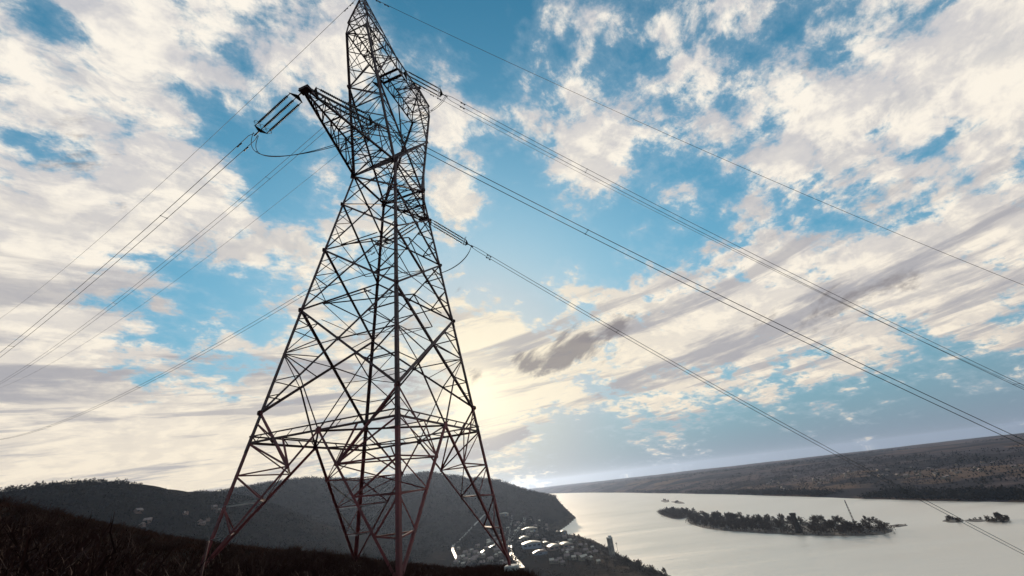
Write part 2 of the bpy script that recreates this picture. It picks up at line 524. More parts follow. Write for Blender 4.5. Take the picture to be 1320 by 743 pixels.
# ------------------------------------------------------------------ river
def M_water():
    mt = bpy.data.materials.new('river_water'); mt.use_nodes = True
    t = mt.node_tree; t.nodes.clear(); n = NT(t)
    co = n.new('ShaderNodeTexCoord').outputs['Object']
    big, _ = n.noise(n.vmath('MULTIPLY', co, (0.0030, 0.011, 1)), 1.0, 5, 0.55, 0.6)
    w1, _ = n.noise(n.vmath('MULTIPLY', co, (0.030, 0.085, 1)), 1.0, 9, 0.72, 0.4)
    w2, _ = n.noise(n.vmath('MULTIPLY', co, (0.0035, 0.016, 1)), 1.0, 4, 0.6, 0.8)
    bn = n.new('ShaderNodeBump'); bn.inputs['Strength'].default_value = 0.75; bn.inputs['Distance'].default_value = 1.6
    n.put(bn.inputs['Height'], w1 + w2 * 2.0)
    gl = n.new('ShaderNodeBsdfGlossy', distribution='GGX')
    n.put(gl.inputs['Color'], (1.0, 0.895, 0.78, 1)); n.put(gl.inputs['Roughness'], n.lin(big, 0.35, 0.65, 0.34, 0.52)); n.link(bn.outputs[0], gl.inputs['Normal'])
    df = n.new('ShaderNodeBsdfDiffuse'); n.put(df.inputs['Color'], (0.26, 0.21, 0.16, 1))
    mx = n.new('ShaderNodeMixShader'); mx.inputs[0].default_value = 0.93
    n.link(df.outputs[0], mx.inputs[1]); n.link(gl.outputs[0], mx.inputs[2])
    o = n.new('ShaderNodeOutputMaterial'); n.link(mx.outputs[0], o.inputs[0])
    return mt
wb = MB()
ring = [(14000 * math.cos(2 * math.pi * i / 96), 14000 * math.sin(2 * math.pi * i / 96), 0) for i in range(96)]
wb.add(ring, [tuple(range(96))])
tag(wb.build('river', M_water()), kind='structure')

# ------------------------------------------------------------------ far bank
FB = [(-25, 9000), (-6, 8000), (0.0, 6900), (0.8, 6600), (4, 5400), (9, 3900), (14, 2950), (19.5, 2330), (27, 1800), (34.2, 1476), (40, 1310), (45.6, 1209), (52, 1120), (62, 1040), (80, 1000), (110, 1100)]
FB_AZ, FB_R = np.array([b[0] for b in FB], float), np.log(np.array([b[1] for b in FB], float))
def fb_shore(az): return np.exp(np.interp(az, FB_AZ, FB_R))
def far_z(x, y):
    r = np.hypot(x, y); az = np.degrees(np.arctan2(x, y))
    d = r - fb_shore(az)
    rough = vnoise(x, y, 900, 11, 5)
    wid = 1500 + 300 * rough
    t = np.clip(d / wid, 0, 1)
    z = 2.5 * np.clip(d / 15, -1, 1) + 24 * t + 34 * (t * t * (3 - 2 * t)) + 12 * rough * np.clip(d / 600, 0, 1)
    return z + np.where(d > 2500, 6 * vnoise(x, y, 2500, 12, 3), 0)
def M_far():
    mt = bpy.data.materials.new('far_fields'); mt.use_nodes = True
    t = mt.node_tree; n = NT(t); p = t.nodes['Principled BSDF']
    p.inputs['Roughness'].default_value = 1.0; p.inputs['Specular IOR Level'].default_value = 0.0
    co = n.new('ShaderNodeTexCoord').outputs['Object']
    wp, wc = n.noise(co, 0.002, 4, 0.6)
    cw = n.vmath('ADD', co, n.vmath('SCALE', wc, scale=260))
    vor = n.new('ShaderNodeTexVoronoi'); n.put(vor.inputs['Vector'], n.vmath('MULTIPLY', cw, (0.0042, 0.0022, 0))); vor.inputs['Scale'].default_value = 1
    g = n.new('ShaderNodeSeparateXYZ'); n.link(vor.outputs['Color'], g.inputs[0])
    a, _ = n.noise(co, 0.0035, 6, 0.62); b, _ = n.noise(co, 0.02, 6, 0.65)
    col = n.mix(X(n, g.outputs[0]), (0.120, 0.088, 0.082), (0.080, 0.068, 0.074))
    col = n.mix(n.smooth(X(n, g.outputs[1]), 0.80, 0.9), col, (0.15, 0.10, 0.075))
    col = n.mix(n.smooth(a, 0.46, 0.58), col, (0.046, 0.040, 0.042))
    col = n.mix(n.smooth(b, 0.5, 0.7), col, n.mix(1.0, col, (0.5, 0.5, 0.5), 'MULTIPLY'))
    n.put(p.inputs['Base Color'], col)
    return mt
def far_grid():
    azs = np.arange(-24, 108, 0.5)
    ts = np.concatenate([np.linspace(-30, 300, 14), np.geomspace(330, 2600, 40), np.geomspace(2800, 6000, 12)])
    A = np.radians(azs)[:, None]; R0 = fb_shore(azs)[:, None]
    RR = R0 + ts[None, :]
    RR = np.minimum(RR, 13000)
    xx, yy = RR * np.sin(A), RR * np.cos(A)
    zz = far_z(xx, yy)
    na, nr = xx.shape
    i, j = np.meshgrid(np.arange(na - 1), np.arange(nr - 1), indexing='ij'); q = (i * nr + j).ravel()
    f = np.stack([q, q + nr, q + nr + 1, q + 1], -1)
    me = bpy.data.meshes.new('far_bank'); me.from_pydata(np.stack([xx, yy, zz], -1).reshape(-1, 3).tolist(), [], f.tolist())
    me.materials.append(M_far()); me.polygons.foreach_set('use_smooth', [True] * len(f)); me.update()
    o = bpy.data.objects.new('far_bank', me); COL.objects.link(o); return o
tag(far_grid(), kind='structure')

# ------------------------------------------------------------------ transmission tower
TB = EYE + np.array([-10.607365, 28.533556, -2.582155])
TU = np.array([math.cos(4.4172216), math.sin(4.4172216), 0.0])      # along the cross arms, towards the near arm
TV = np.array([-math.sin(4.4172216), math.cos(4.4172216), 0.0])     # along the line, towards the river
BW, WW, WZ = 6.319, 2.30, 30.0
def tp(u, v, z): return TU * u + TV * v + np.array([0, 0, z])         # tower space, origin at TB
CORN = {'left': (1, -1), 'near': (1, 1), 'right': (-1, 1), 'back': (-1, -1)}
def leg_at(s, z):
    h = BW + (WW - BW) * z / WZ
    return tp(s[0] * h, s[1] * h, z)
tower = empty('transmission_tower', TB)
tag(tower, 'tall dark red steel lattice pylon on the hilltop, holding all the power lines', 'pylon')

FOOT = {}
for k_, s in CORN.items():
    z = 0.0
    for _ in range(30):
        w_ = leg_at(s, z) + TB
        z = 0.6 * z + 0.4 * (float(land_z(w_[0], w_[1])) + 0.28 - TB[2])
    FOOT[k_] = z

def out_dir(s): return TU * s[0] + TV * s[1]
for k_, s in CORN.items():
    b = MB()
    lv = [FOOT[k_] + 0.02, 6.8, 16.0, 21.5, 26.5, WZ]
    ws = [0.215, 0.21, 0.20, 0.19, 0.18]
    d1, d2 = TU * s[0], TV * s[1]
    for i in range(5):
        a_, b_ = leg_at(s, lv[i]), leg_at(s, lv[i + 1])
        w, t = ws[i], ws[i] * .15
        # a heavy corner angle: one flange in each of the two faces
        ax = (b_ - a_) / np.linalg.norm(b_ - a_)
        f1 = d1 - ax * (d1 @ ax); f1 /= np.linalg.norm(f1)
        f2 = d2 - ax * (d2 @ ax); f2 /= np.linalg.norm(f2)
        pr = [(0, 0), (-w, 0), (-w, -t), (-t, -t), (-t, -w), (0, -w)]
        vs = [a_ + f1 * p + f2 * q for p, q in pr] + [b_ + f1 * p + f2 * q for p, q in pr]
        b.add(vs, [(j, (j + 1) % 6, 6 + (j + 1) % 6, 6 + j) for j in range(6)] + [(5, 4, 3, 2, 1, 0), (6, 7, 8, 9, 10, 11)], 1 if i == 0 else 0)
        if i:
            b.box(a_ + f1 * 0.012 - f2 * w / 2, (0.024, w * .9, 1.1), (f1, f2, ax))
            b.box(a_ + f2 * 0.012 - f1 * w / 2, (0.024, w * .9, 1.1), (f2, f1, ax))
    if k_ == 'near':      # climbing pegs up one corner
        z = 3.5
        while z < 29:
            p_ = leg_at(s, z); e = d1 if int(z / .4) % 2 else d2
            b.tube([p_ - e * .02, p_ + e * .19], 0.013, 5); z += .42
    b.build('leg', [M_STEEL, M_FLARE], tower)
    f = MB()
    p_ = leg_at(s, FOOT[k_]); n_ = 12
    pts = [(0, .52), (.10, .52), (.36, .40), (.40, .36)]
    vs = []
    for h_, r_ in [(-1.0, .56), (-.28, .54), (-.05, .50), (0.0, .44)]:
        vs += [p_ + np.array([r_ * math.cos(2 * math.pi * j / n_), r_ * math.sin(2 * math.pi * j / n_), h_ + .04]) for j in range(n_)]
    fs = [(i * n_ + j, i * n_ + (j + 1) % n_, (i + 1) * n_ + (j + 1) % n_, (i + 1) * n_ + j) for i in range(3) for j in range(n_)]
    fs += [tuple(3 * n_ + j for j in range(n_))]
    f.add(vs, fs)
    f.build('footing', M_CONC, tower)

FACES = [('left', 'near'), ('near', 'right'), ('right', 'back'), ('back', 'left')]
BELT = 6.8
PANEL = [8.6, 16.0, 21.5, 26.5, WZ]
lerp = lambda a, b, t: a + (b - a) * t
for fi, (ka, kb) in enumerate(FACES):
    sa, sb = CORN[ka], CORN[kb]
    n = (out_dir(sa) + out_dir(sb)); n /= np.linalg.norm(n)
    L = MB(); G = []
    mid = lerp(leg_at(sa, BELT), leg_at(sb, BELT), .5)
    for s, k_ in ((sa, ka), (sb, kb)):
        ft = leg_at(s, FOOT[k_] + .25)
        L.angle(ft, mid, .14, face=n)
        zl = [BELT - (BELT - FOOT[k_]) * q for q in (.27, .50, .74)]
        kp = [lerp(mid, ft, q) for q in (.27, .50, .74)]
        lg = [leg_at(s, z) for z in zl]
        for q in range(3):
            glint = (k_ in ('back', 'left') and q > 0)
            if glint: G.append((lg[q], kp[q]))
            else: L.angle(lg[q], kp[q], .085, face=n)
        L.angle(leg_at(s, BELT), kp[0], .085, face=n)
        L.angle(lg[0], kp[1], .085, face=n); L.angle(lg[1], kp[2], .08, face=n)
        if k_ == 'back':
            G += [(kp[0], lg[1]), (kp[1], lg[2])]
        # the strut from above the belt down on to the big brace
        q0 = leg_at(s, PANEL[0]); q1 = kp[0]
        L.angle(q0, q1, .11, face=n)
        xb = lerp(q0, q1, (PANEL[0] - BELT) / (q0[2] - q1[2]))
        L.angle(leg_at(s, (PANEL[0] + BELT) / 2 + .3), lerp(q0, q1, .5), .07, face=n)
        L.angle(lerp(mid, leg_at(s, BELT), .5), kp[0], .085, face=n)
        L.plate(lerp(leg_at(s, PANEL[0]), mid, .02), n, .16, .02)
        L.plate(kp[0], n, .14, .02)
    L.plate(mid, n, .23, .025)
    L.build('leg_bracing', M_FLARE, tower)
    for a_, b_ in G:
        g = MB(); g.angle(a_, b_, .085, face=(0, 0, 1)); g.build('light_strut', M_GLINT, tower)
    # crossed panels above the belt
    L = MB()
    for i in range(4):
        z0, z1 = PANEL[i], PANEL[i + 1]
        a0, a1, b0, b1 = leg_at(sa, z0), leg_at(sa, z1), leg_at(sb, z0), leg_at(sb, z1)
        w = (.16, .145, .13, .12)[i]
        L.angle(a0, b1, w, face=n); L.angle(b0 - n * .03, a1 - n * .03, w, face=n)
        h0, h1 = np.linalg.norm(b0 - a0), np.linalg.norm(b1 - a1)
        c = lerp(a0, b1, h0 / (h0 + h1))
        L.plate(c, n, .17, .03)
        rw = .075
        for s, q0, q1 in ((sa, a0, a1), (sb, b0, b1)):
            m0, m1 = lerp(q0, c, .5), lerp(q1, c, .5)
            zq = [z0 + (z1 - z0) * q for q in (.28, .54, .78)]
            g = [leg_at(s, z) for z in zq]
            if i < 3:
                L.angle(g[0], m0, rw, face=n); L.angle(g[1], m0, rw, face=n); L.angle(g[1], m1, rw, face=n); L.angle(g[2], m1, rw, face=n)
                if i == 0:
                    L.angle(g[1], c, rw, face=n)
                    L.angle(lerp(q0, c, .25), leg_at(s, z0 + (z1 - z0) * .14), .06, face=n)
                    L.angle(lerp(q0, c, .75), g[1], .06, face=n)
                    L.angle(lerp(q1, c, .28), leg_at(s, z0 + (z1 - z0) * .90), .06, face=n)
            else:
                L.angle(g[1], c, rw, face=n)
            L.plate(q0, n, .2, .02)
        if i in (0, 1):
            mb = lerp(lerp(a0, c, .5), lerp(b0, c, .5), .5)
            if i == 0:
                m_ = lerp(leg_at(sa, BELT), leg_at(sb, BELT), .5)
                L.angle(m_, lerp(a0, c, .5), .085, face=n); L.angle(m_, lerp(b0, c, .5), .085, face=n)
            else:
                # struts under the second crossing, down to the first
                L.angle(lerp(a0, c, .5), lerp(b0, c, .5), rw, face=n)
    L.build('body_bracing', M_STEEL, tower)
# belt and inner diaphragms
L = MB()
for ka, kb in FACES:
    sa, sb = CORN[ka], CORN[kb]; n = out_dir(sa) + out_dir(sb); n /= np.linalg.norm(n)
    a, b = leg_at(sa, BELT), leg_at(sb, BELT)
    L.angle(a, b, .14, face=n); L.angle(a - n * .02 + np.array([0, 0, .38]), b - n * .02 + np.array([0, 0, .38]), .09, face=n)
    for q in np.linspace(.06, .94, 9):
        L.angle(lerp(a, b, q), lerp(a, b, q + .04) + np.array([0, 0, .38]), .05, face=n)
    sc = CORN[FACES[(FACES.index((ka, kb)) + 1) % 4][1]]
    L.angle(lerp(a, b, .5), lerp(leg_at(sb, BELT), leg_at(sc, BELT), .5), .11, face=(0, 0, 1))
    L.angle(lerp(a, b, .25), lerp(a, b, .5) * .5 + lerp(leg_at(CORN[ka], BELT), leg_at(CORN[FACES[FACES.index((ka, kb)) - 1][0]], BELT), .5) * .5, .07, face=(0, 0, 1))
L.build('belt_frame', M_STEEL, tower)
for z in (16.0, 21.5):
    L = MB()
    c = [leg_at(CORN[k_], z) for k_ in ('left', 'near', 'right', 'back')]
    for i in range(4):
        L.angle(lerp(c[i], c[(i + 1) % 4], .25), lerp(c[(i + 1) % 4], c[(i + 2) % 4], .25), .07, face=(0, 0, 1))
        L.angle(lerp(c[i], c[(i + 1) % 4], .25), lerp(c[i], c[(i + 1) % 4], .75), .06, face=(0, 0, 1))
    L.build('diaphragm', M_STEEL, tower)
# lower hip struts tying the two braces of each leg together
for k_, s in CORN.items():
    L = MB()
    fs = [f for f in FACES if k_ in f]
    mids = [lerp(leg_at(CORN[a], BELT), leg_at(CORN[b], BELT), .5) for a, b in fs]
    ft = leg_at(s, FOOT[k_] + .25)
    for q in (.27, .50, .74):
        L.angle(lerp(mids[0], ft, q), lerp(mids[1], ft, q), .075, face=(0, 0, 1))
    L.angle(lerp(mids[0], ft, .27), lerp(mids[1], ft, .50), .065, face=(0, 0, 1))
    L.build('hip_strut', M_FLARE, tower)
# waist
L = MB()
wc = {k_: leg_at(s, WZ) for k_, s in CORN.items()}
for ka, kb in FACES:
    n = out_dir(CORN[ka]) + out_dir(CORN[kb])
    L.angle(wc[ka], wc[kb], .16, face=n / np.linalg.norm(n))
    L.plate(wc[ka], TU, .34, .03); L.plate(wc[ka], TV, .34, .03)
L.angle(wc['left'], wc['right'], .11, face=(0, 0, 1)); L.angle(wc['near'] - np.array([0, 0, .05]), wc['back'] - np.array([0, 0, .05]), .11, face=(0, 0, 1))
L.build('waist_frame', M_STEEL, tower)

# the fork: two outer limbs and crossing inner chords
ZB, ZT = 45.4, 47.2
UN, UF, VB = 6.33, 5.71, 1.29
def zig(L, a0, a1, b0, b1, n, w, face, cross=False):
    """lacing between two chords"""
    for i in range(n):
        p0, p1 = lerp(a0, a1, i / n), lerp(a0, a1, (i + 1) / n)
        q0, q1 = lerp(b0, b1, i / n), lerp(b0, b1, (i + 1) / n)
        if cross or i % 2 == 0: L.angle(p0, q1, w, face=face)
        if cross or i % 2: L.angle(q0, p1, w, face=face)
        if i: L.angle(p0, q0, w, face=face)
JT = 0.60
def fork_top(sg, sv): return tp(UN if sg > 0 else -UF, sv * VB, ZB)
for sg in (1, -1):
    L = MB()
    out, inn, jn = {}, {}, {}
    for sv in (-1, 1):
        w0 = tp(sg * WW, sv * WW, WZ); w1 = fork_top(sg, sv)
        wi = tp(-sg * WW, sv * WW, WZ)
        j_ = lerp(w0, w1, JT)
        out[sv], inn[sv], jn[sv] = (w0, w1), wi, j_
        nv = TV * sv
        L.angle(w0, w1, .19, face=nv); L.angle(wi, j_, .15, face=nv)
        # haunch up to the bridge
        hb = tp(sg * 2.7, sv * VB, ZB)
        L.angle(j_, hb, .12, face=nv)
        # web between outer and inner chord
        for i in range(5):
            q0, q1 = .30 + i * .14, .30 + (i + 1) * .14
            a0, a1 = lerp(w0, j_, q0), lerp(w0, j_, q1)
            b0, b1 = lerp(wi, j_, q0), lerp(wi, j_, q1)
            L.angle(a0, b0, .07, face=nv); L.angle(a0 if i % 2 else b0, b1 if i % 2 else a1, .07, face=nv)
        for i in range(3):
            q0, q1 = i / 3, (i + 1) / 3
            a0, a1 = lerp(j_, w1, q0), lerp(j_, w1, q1)
            b0, b1 = lerp(j_, hb, q0), lerp(j_, hb, q1)
            L.angle(a1, b0 if i else lerp(j_, hb, .05), .07, face=nv)
            if i < 2: L.angle(a1, b1, .065, face=nv)
        L.plate(j_, nv, .28, .03)
    zig(L, out[-1][0], jn[-1], out[1][0], jn[1], 4, .075, TU * sg, True)
    zig(L, jn[-1], out[-1][1], jn[1], out[1][1], 3, .07, TU * sg, True)
    zig(L, inn[-1], jn[-1], inn[1], jn[1], 6, .07, TU * -sg)
    L.angle(jn[-1], jn[1], .1, face=TU)
    L.build('fork_limb', M_STEEL, tower)

# bridge
L = MB()
for sv in (-1, 1):
    nv = TV * sv
    lo0, lo1 = tp(UN, sv * VB, ZB), tp(-UF, sv * VB, ZB)
    hi0, hi1 = tp(UN - .1, sv * VB * .95, ZT), tp(-UF + .1, sv * VB * .95, ZT)
    L.angle(lo0, lo1, .17, face=nv); L.angle(hi0, hi1, .16, face=nv)
    zig(L, lo0, lo1, hi0, hi1, 12, .075, nv)
    L.angle(lo0, hi0, .1, face=nv); L.angle(lo1, hi1, .1, face=nv)
zig(L, tp(UN, -VB, ZB), tp(-UF, -VB, ZB), tp(UN, VB, ZB), tp(-UF, VB, ZB), 9, .07, (0, 0, -1))
zig(L, tp(UN, -VB, ZT), tp(-UF, -VB, ZT), tp(UN, VB, ZT), tp(-UF, VB, ZT), 7, .065, (0, 0, 1))
for u_ in (UN, -UF):
    L.angle(tp(u_, -VB, ZB), tp(u_, VB, ZB), .14, face=TU); L.angle(tp(u_, -VB, ZT), tp(u_, VB, ZT), .12, face=TU)
    L.angle(tp(u_, -VB, ZB), tp(u_, VB, ZT), .08, face=TU)
for u_ in (0.35, 1.15):
    L.angle(tp(u_, -VB, ZB - .03), tp(u_, VB, ZB - .03), .2, face=(0, 0, 1))
for sv in (-1, 1): L.plate(tp(.75, sv * (VB + .03), ZB - .1), TV, .36, .04)
L.build('bridge', M_STEEL, tower)

# earth wire peaks
for (ua, za, u0, u1) in ((6.13, 52.2, UN, 1.6), (-5.25, 50.9, -UF, -1.9)):
    L = MB(); ap = tp(ua, 0, za)
    base = [tp(u0, -VB, ZT), tp(u0, VB, ZT), tp(u1, VB * .95, ZT), tp(u1, -VB * .95, ZT)]
    for i, b_ in enumerate(base):
        L.angle(b_, ap + (b_ - ap) * .02, .12, face=(b_ - ap) * np.array([1, 1, 0]))
    for i in range(4):
        a_, b_ = base[i], base[(i + 1) % 4]; n = (a_ + b_) / 2 - ap; n[2] = 0
        qs = [0, .3, .55, .75, .9]
        for j in range(4):
            L.angle(lerp(a_, ap, qs[j]), lerp(b_, ap, qs[j + 1]), .06, face=n)
            if i % 2 == 0: L.angle(lerp(b_, ap, qs[j]), lerp(a_, ap, qs[j + 1]), .06, face=n)
            L.angle(lerp(a_, ap, qs[j + 1]), lerp(b_, ap, qs[j + 1]), .06, face=n)
    L.box(ap + np.array([0, 0, .02]), (.35, .5, .12), (TU, TV, (0, 0, 1)))
    L.build('earth_wire_peak', M_STEEL, tower)

# cross arms
ATT = {}
for sg, ut, zt in ((1, 10.28, 30.7), (-1, 6.09, 29.83)):
    L = MB(); tip = {sv: tp(sg * ut, sv * .28, zt) for sv in (-1, 1)}
    n_ = 6 if sg > 0 else 4
    upr = {}
    for sv in (-1, 1):
        nv = TV * sv
        lo = tp(sg * WW, sv * WW, WZ); upp = lerp(lo, fork_top(sg, sv), .2); upr[sv] = upp
        t_lo, t_up = tip[sv], tip[sv] + np.array([0, 0, .22])
        L.angle(lo, t_lo, .16, face=nv); L.angle(upp, t_up, .13, face=nv)
        zig(L, lo, t_lo, upp, t_up, n_, .07, nv)
    zig(L, tp(sg * WW, -WW, WZ), tip[-1], tp(sg * WW, WW, WZ), tip[1], n_, .075, (0, 0, -1), True)
    zig(L, upr[-1], tip[-1] + np.array([0, 0, .22]), upr[1], tip[1] + np.array([0, 0, .22]), n_, .065, (0, 0, 1))
    c = (tip[-1] + tip[1]) / 2
    L.box(c + TU * sg * .1 + np.array([0, 0, .12]), (.5, .85, .07), (TU, TV, (0, 0, 1)))
    L.box(c + TU * sg * .1 + np.array([0, 0, -.06]), (.5, .85, .07), (TU, TV, (0, 0, 1)))
    L.box(c + TU * sg * .1 + np.array([0, 0, .03]), (.06, .8, .2), (TU, TV, (0, 0, 1)))
    L.build('cross_arm', M_STEEL, tower)

# ------------------------------------------------------------------ insulators, conductors
ATT = {'near': {1: tp(10.35, .35, 30.68) + TB, -1: tp(10.35, -.35, 30.68) + TB},
       'top': {1: tp(.75, VB + .1, ZB - .12) + TB, -1: tp(.75, -VB - .1, ZB - .12) + TB},
       'far': {1: tp(-6.15, .35, 29.8) + TB, -1: tp(-6.15, -.35, 29.8) + TB}}
PEAK = {'near': tp(6.13, 0, 52.3) + TB, 'far': tp(-5.25, 0, 51.0) + TB}

def solve_slope(A, az, target, kq):
    """start slope of a sagging wire leaving A so that it crosses the sight line of a pixel"""
    a = math.radians(az); h = np.array([math.sin(a), math.cos(a), 0])
    lo, hi = -1.2, 0.6
    def err(s):
        prev = None
        for t in np.linspace(1, 400, 800):
            P_ = A + h * t + np.array([0, 0, s * t + kq * t * t])
            if (P_ - EYE) @ _fw < .5: break
            x, y = pix(P_)
            if prev is not None and (prev[0] - target[0]) * (x - target[0]) <= 0:
                f = (target[0] - prev[0]) / (x - prev[0] + 1e-9)
                return prev[1] + f * (y - prev[1]) - target[1]
            prev = (x, y)
        return None
    best = None
    for s in np.linspace(lo, hi, 181):
        e = err(s)
        if e is not None and (best is None or abs(e) < abs(best[0])): best = (e, s)
    for s in np.linspace(best[1] - .01, best[1] + .01, 41):
        e = err(s)
        if e is not None and abs(e) < abs(best[0]): best = (e, s)
    print('wire', az, target, 'slope %.3f err %.2f' % (best[1], best[0]))
    return h, best[1]

# one suspension string of discs, built along +X from the origin
LI = 4.2
def disc_string():
    b = MB(); n = 10; prof = [(0, .03)]
    nd = 24; p_ = (LI - .5) / nd
    for i in range(nd):
        x0 = .25 + i * p_
        prof += [(x0, .045), (x0 + .02, .10), (x0 + .055, .085), (x0 + .09, .05)]
    prof += [(LI - .2, .035), (LI, .03)]
    vs, fs = [], []
    for x_, r_ in prof:
        vs += [(x_, r_ * math.cos(2 * math.pi * j / n), r_ * math.sin(2 * math.pi * j / n)) for j in range(n)]
    for i in range(len(prof) - 1):
        fs += [(i * n + j, i * n + (j + 1) % n, (i + 1) * n + (j + 1) % n, (i + 1) * n + j) for j in range(n)]
    b.add(vs, fs)
    return b.mesh('disc_string', M_INS, True)
def fit_ring():
    b = MB(); pts = [(0, .24 * math.cos(a), .24 * math.sin(a)) for a in np.linspace(0, 2 * math.pi, 17)]
    b.tube(pts, .018, 5, cap=False); b.tube([(0, -.24, 0), (0, .24, 0)], .014, 5)
    return b.mesh('grading_ring', M_FIT, True)
def yoke_mesh():
    b = MB()
    b.add([(0, -.56, -.025), (0, .56, -.025), (-.30, .10, -.025), (-.30, -.10, -.025), (0, -.56, .025), (0, .56, .025), (-.30, .10, .025), (-.30, -.10, .025)],
          [(0, 1, 2, 3), (7, 6, 5, 4), (0, 4, 5, 1), (1, 5, 6, 2), (2, 6, 7, 3), (3, 7, 4, 0)])
    b.tube([(-.28, 0, 0), (-.95, 0, 0)], .055, 6)
    for y in (-.46, 0, .46): b.tube([(-.02, y, 0), (.14, y, 0)], .035, 6)
    return b.mesh('yoke_plate', M_FIT)
ME_STR, ME_RING, ME_YOKE = disc_string(), fit_ring(), yoke_mesh()
def part(name, me, parent, loc=(0, 0, 0), rot=None):
    o = bpy.data.objects.new(name, me); COL.objects.link(o); o.parent = parent
    o.location = loc
    if rot: o.rotation_euler = rot
    return o
def insulator_set(A, h, slope, label):
    d = h + np.array([0, 0, slope]); d /= np.linalg.norm(d)
    y = np.cross((0, 0, 1), d); y /= np.linalg.norm(y); z = np.cross(d, y)
    o = empty('insulator_set', A)
    o.matrix_world = Matrix(((d[0], y[0], z[0], A[0]), (d[1], y[1], z[1], A[1]), (d[2], y[2], z[2], A[2]), (0, 0, 0, 1)))
    tag(o, label, 'insulators', 'triple insulator strings on the pylon')
    part('yoke_plate', ME_YOKE, o, (.72, 0, 0))
    for yy in (-.46, 0, .46):
        s_ = part('insulator_string', ME_STR, o, (.85, yy, 0))
        part('grading_ring', ME_RING, s_, (LI - .12, 0, .1))
    q = part('yoke_plate', ME_YOKE, o, (.85 + LI + .1, 0, 0), (0, 0, math.pi))
    return A + d * (.85 + LI + .82), d, y

KR, KL = .00095, .00075
def wire_pts(A, h, s, kq, T, n=70, t0=0.0):
    return [A + h * t + np.array([0, 0, s * t + kq * t * t]) for t in t0 + (T - t0) * np.linspace(0, 1, n) ** 1.6]
def damper(b, p, d):
    d = d / np.linalg.norm(d); q = p - np.array([0, 0, .14])
    b.tube([q - d * .28, q - d * .12], .06, 6); b.tube([q + d * .12, q + d * .28], .06, 6); b.tube([q - d * .2, q + d * .2], .015, 5); b.box(p - np.array([0, 0, .07]), (.06, .06, .16))
RW = .025
def span(E, d, y, h, s, kq, T, label):
    """a pair of conductors from the outer yoke E"""
    o = empty('twin_conductor', E); tag(o, label, 'power line', 'twin conductors strung from the pylon')
    base = [p - E for p in wire_pts(E, h, s, kq, T)]
    side = y * .26
    for sg in (-1, 1):
        b = MB(); ps = [p + side * sg for p in base]; ps[0] = ps[0] - side * sg * .5
        b.tube(ps, RW, 6); w = b.build('conductor', M_WIRE, o, True)
        for t in (1.8,):
            b = MB(); q = h * t + np.array([0, 0, s * t]); damper(b, q + side * sg, d)
            b.build('damper', M_FIT, w)
    t = 15.0
    while t < min(T, 130):
        b = MB(); q = h * t + np.array([0, 0, s * t + kq * t * t])
        b.tube([q - side, q + side], .02, 6); b.box(q - side, (.07, .07, .07)); b.box(q + side, (.07, .07, .07))
        b.build('spacer', M_FIT, o); t += 45
    return o

SPANS = {('near', -1): (-62, (0, 455)), ('top', -1): (-62, (0, 490)), ('far', -1): (-62, (30, 555)),
         ('near', 1): (74, (1320, 565)), ('top', 1): (74, (1320, 495)), ('far', 1): (74, (1320, 708))}
ARM = {'near': 'the near cross arm', 'far': 'the far cross arm', 'top': 'the top bridge'}
ENDS = {}
for (ph, side_), (az_, tgt) in SPANS.items():
    kq = KR if side_ > 0 else KL
    h, s = solve_slope(ATT[ph][side_], az_, tgt, kq)
    way = 'right over the river' if side_ > 0 else 'left towards the dark hills'
    E, d, y = insulator_set(ATT[ph][side_], h, s, 'triple string of dark discs pulling %s from %s' % ('right' if side_ > 0 else 'left', ARM[ph]))
    ENDS[ph, side_] = (E, d, y)
    span(E, d, y, h, s, kq, 560 if side_ > 0 else 480, 'pair of dark wires running %s from %s' % (way, ARM[ph]))

for ph, drop in (('near', 2.9), ('top', 2.8), ('far', 3.0)):
    (E0, d0, y0), (E1, d1, y1) = ENDS[ph, -1], ENDS[ph, 1]
    o = empty('jumper_loop', (E0 + E1) / 2); c0 = (E0 + E1) / 2
    tag(o, 'slack twin wire loop hanging below %s of the pylon' % ARM[ph], 'jumper wire', 'jumper loops under the arms')
    lowest = min(E0[2], E1[2]) - drop
    P0, P3 = E0, E1
    P1 = lerp(E0, E1, .10); P1[2] = lowest - drop * .3
    P2 = lerp(E0, E1, .90); P2[2] = lowest - drop * .3
    ts = np.linspace(0, 1, 36)
    ps = [P0 * (1 - t) ** 3 + 3 * P1 * t * (1 - t) ** 2 + 3 * P2 * t * t * (1 - t) + P3 * t ** 3 - c0 for t in ts]
    if ph == 'near': ps = [p + TU * 1.2 * math.sin(math.pi * t) for p, t in zip(ps, ts)]
    for sg in (-1, 1):
        b = MB(); b.tube([p + (y0 * (1 - t) + y1 * t) * .2 * sg for p, t in zip(ps, ts)], RW, 6); b.build('jumper_wire', M_WIRE, o, True)
    for i in (7, 18, 28):
        b = MB(); yv = (y0 + y1) / 2
        b.tube([ps[i] - yv * .2, ps[i] + yv * .2], .03, 6); b.build('spacer', M_FIT, o)

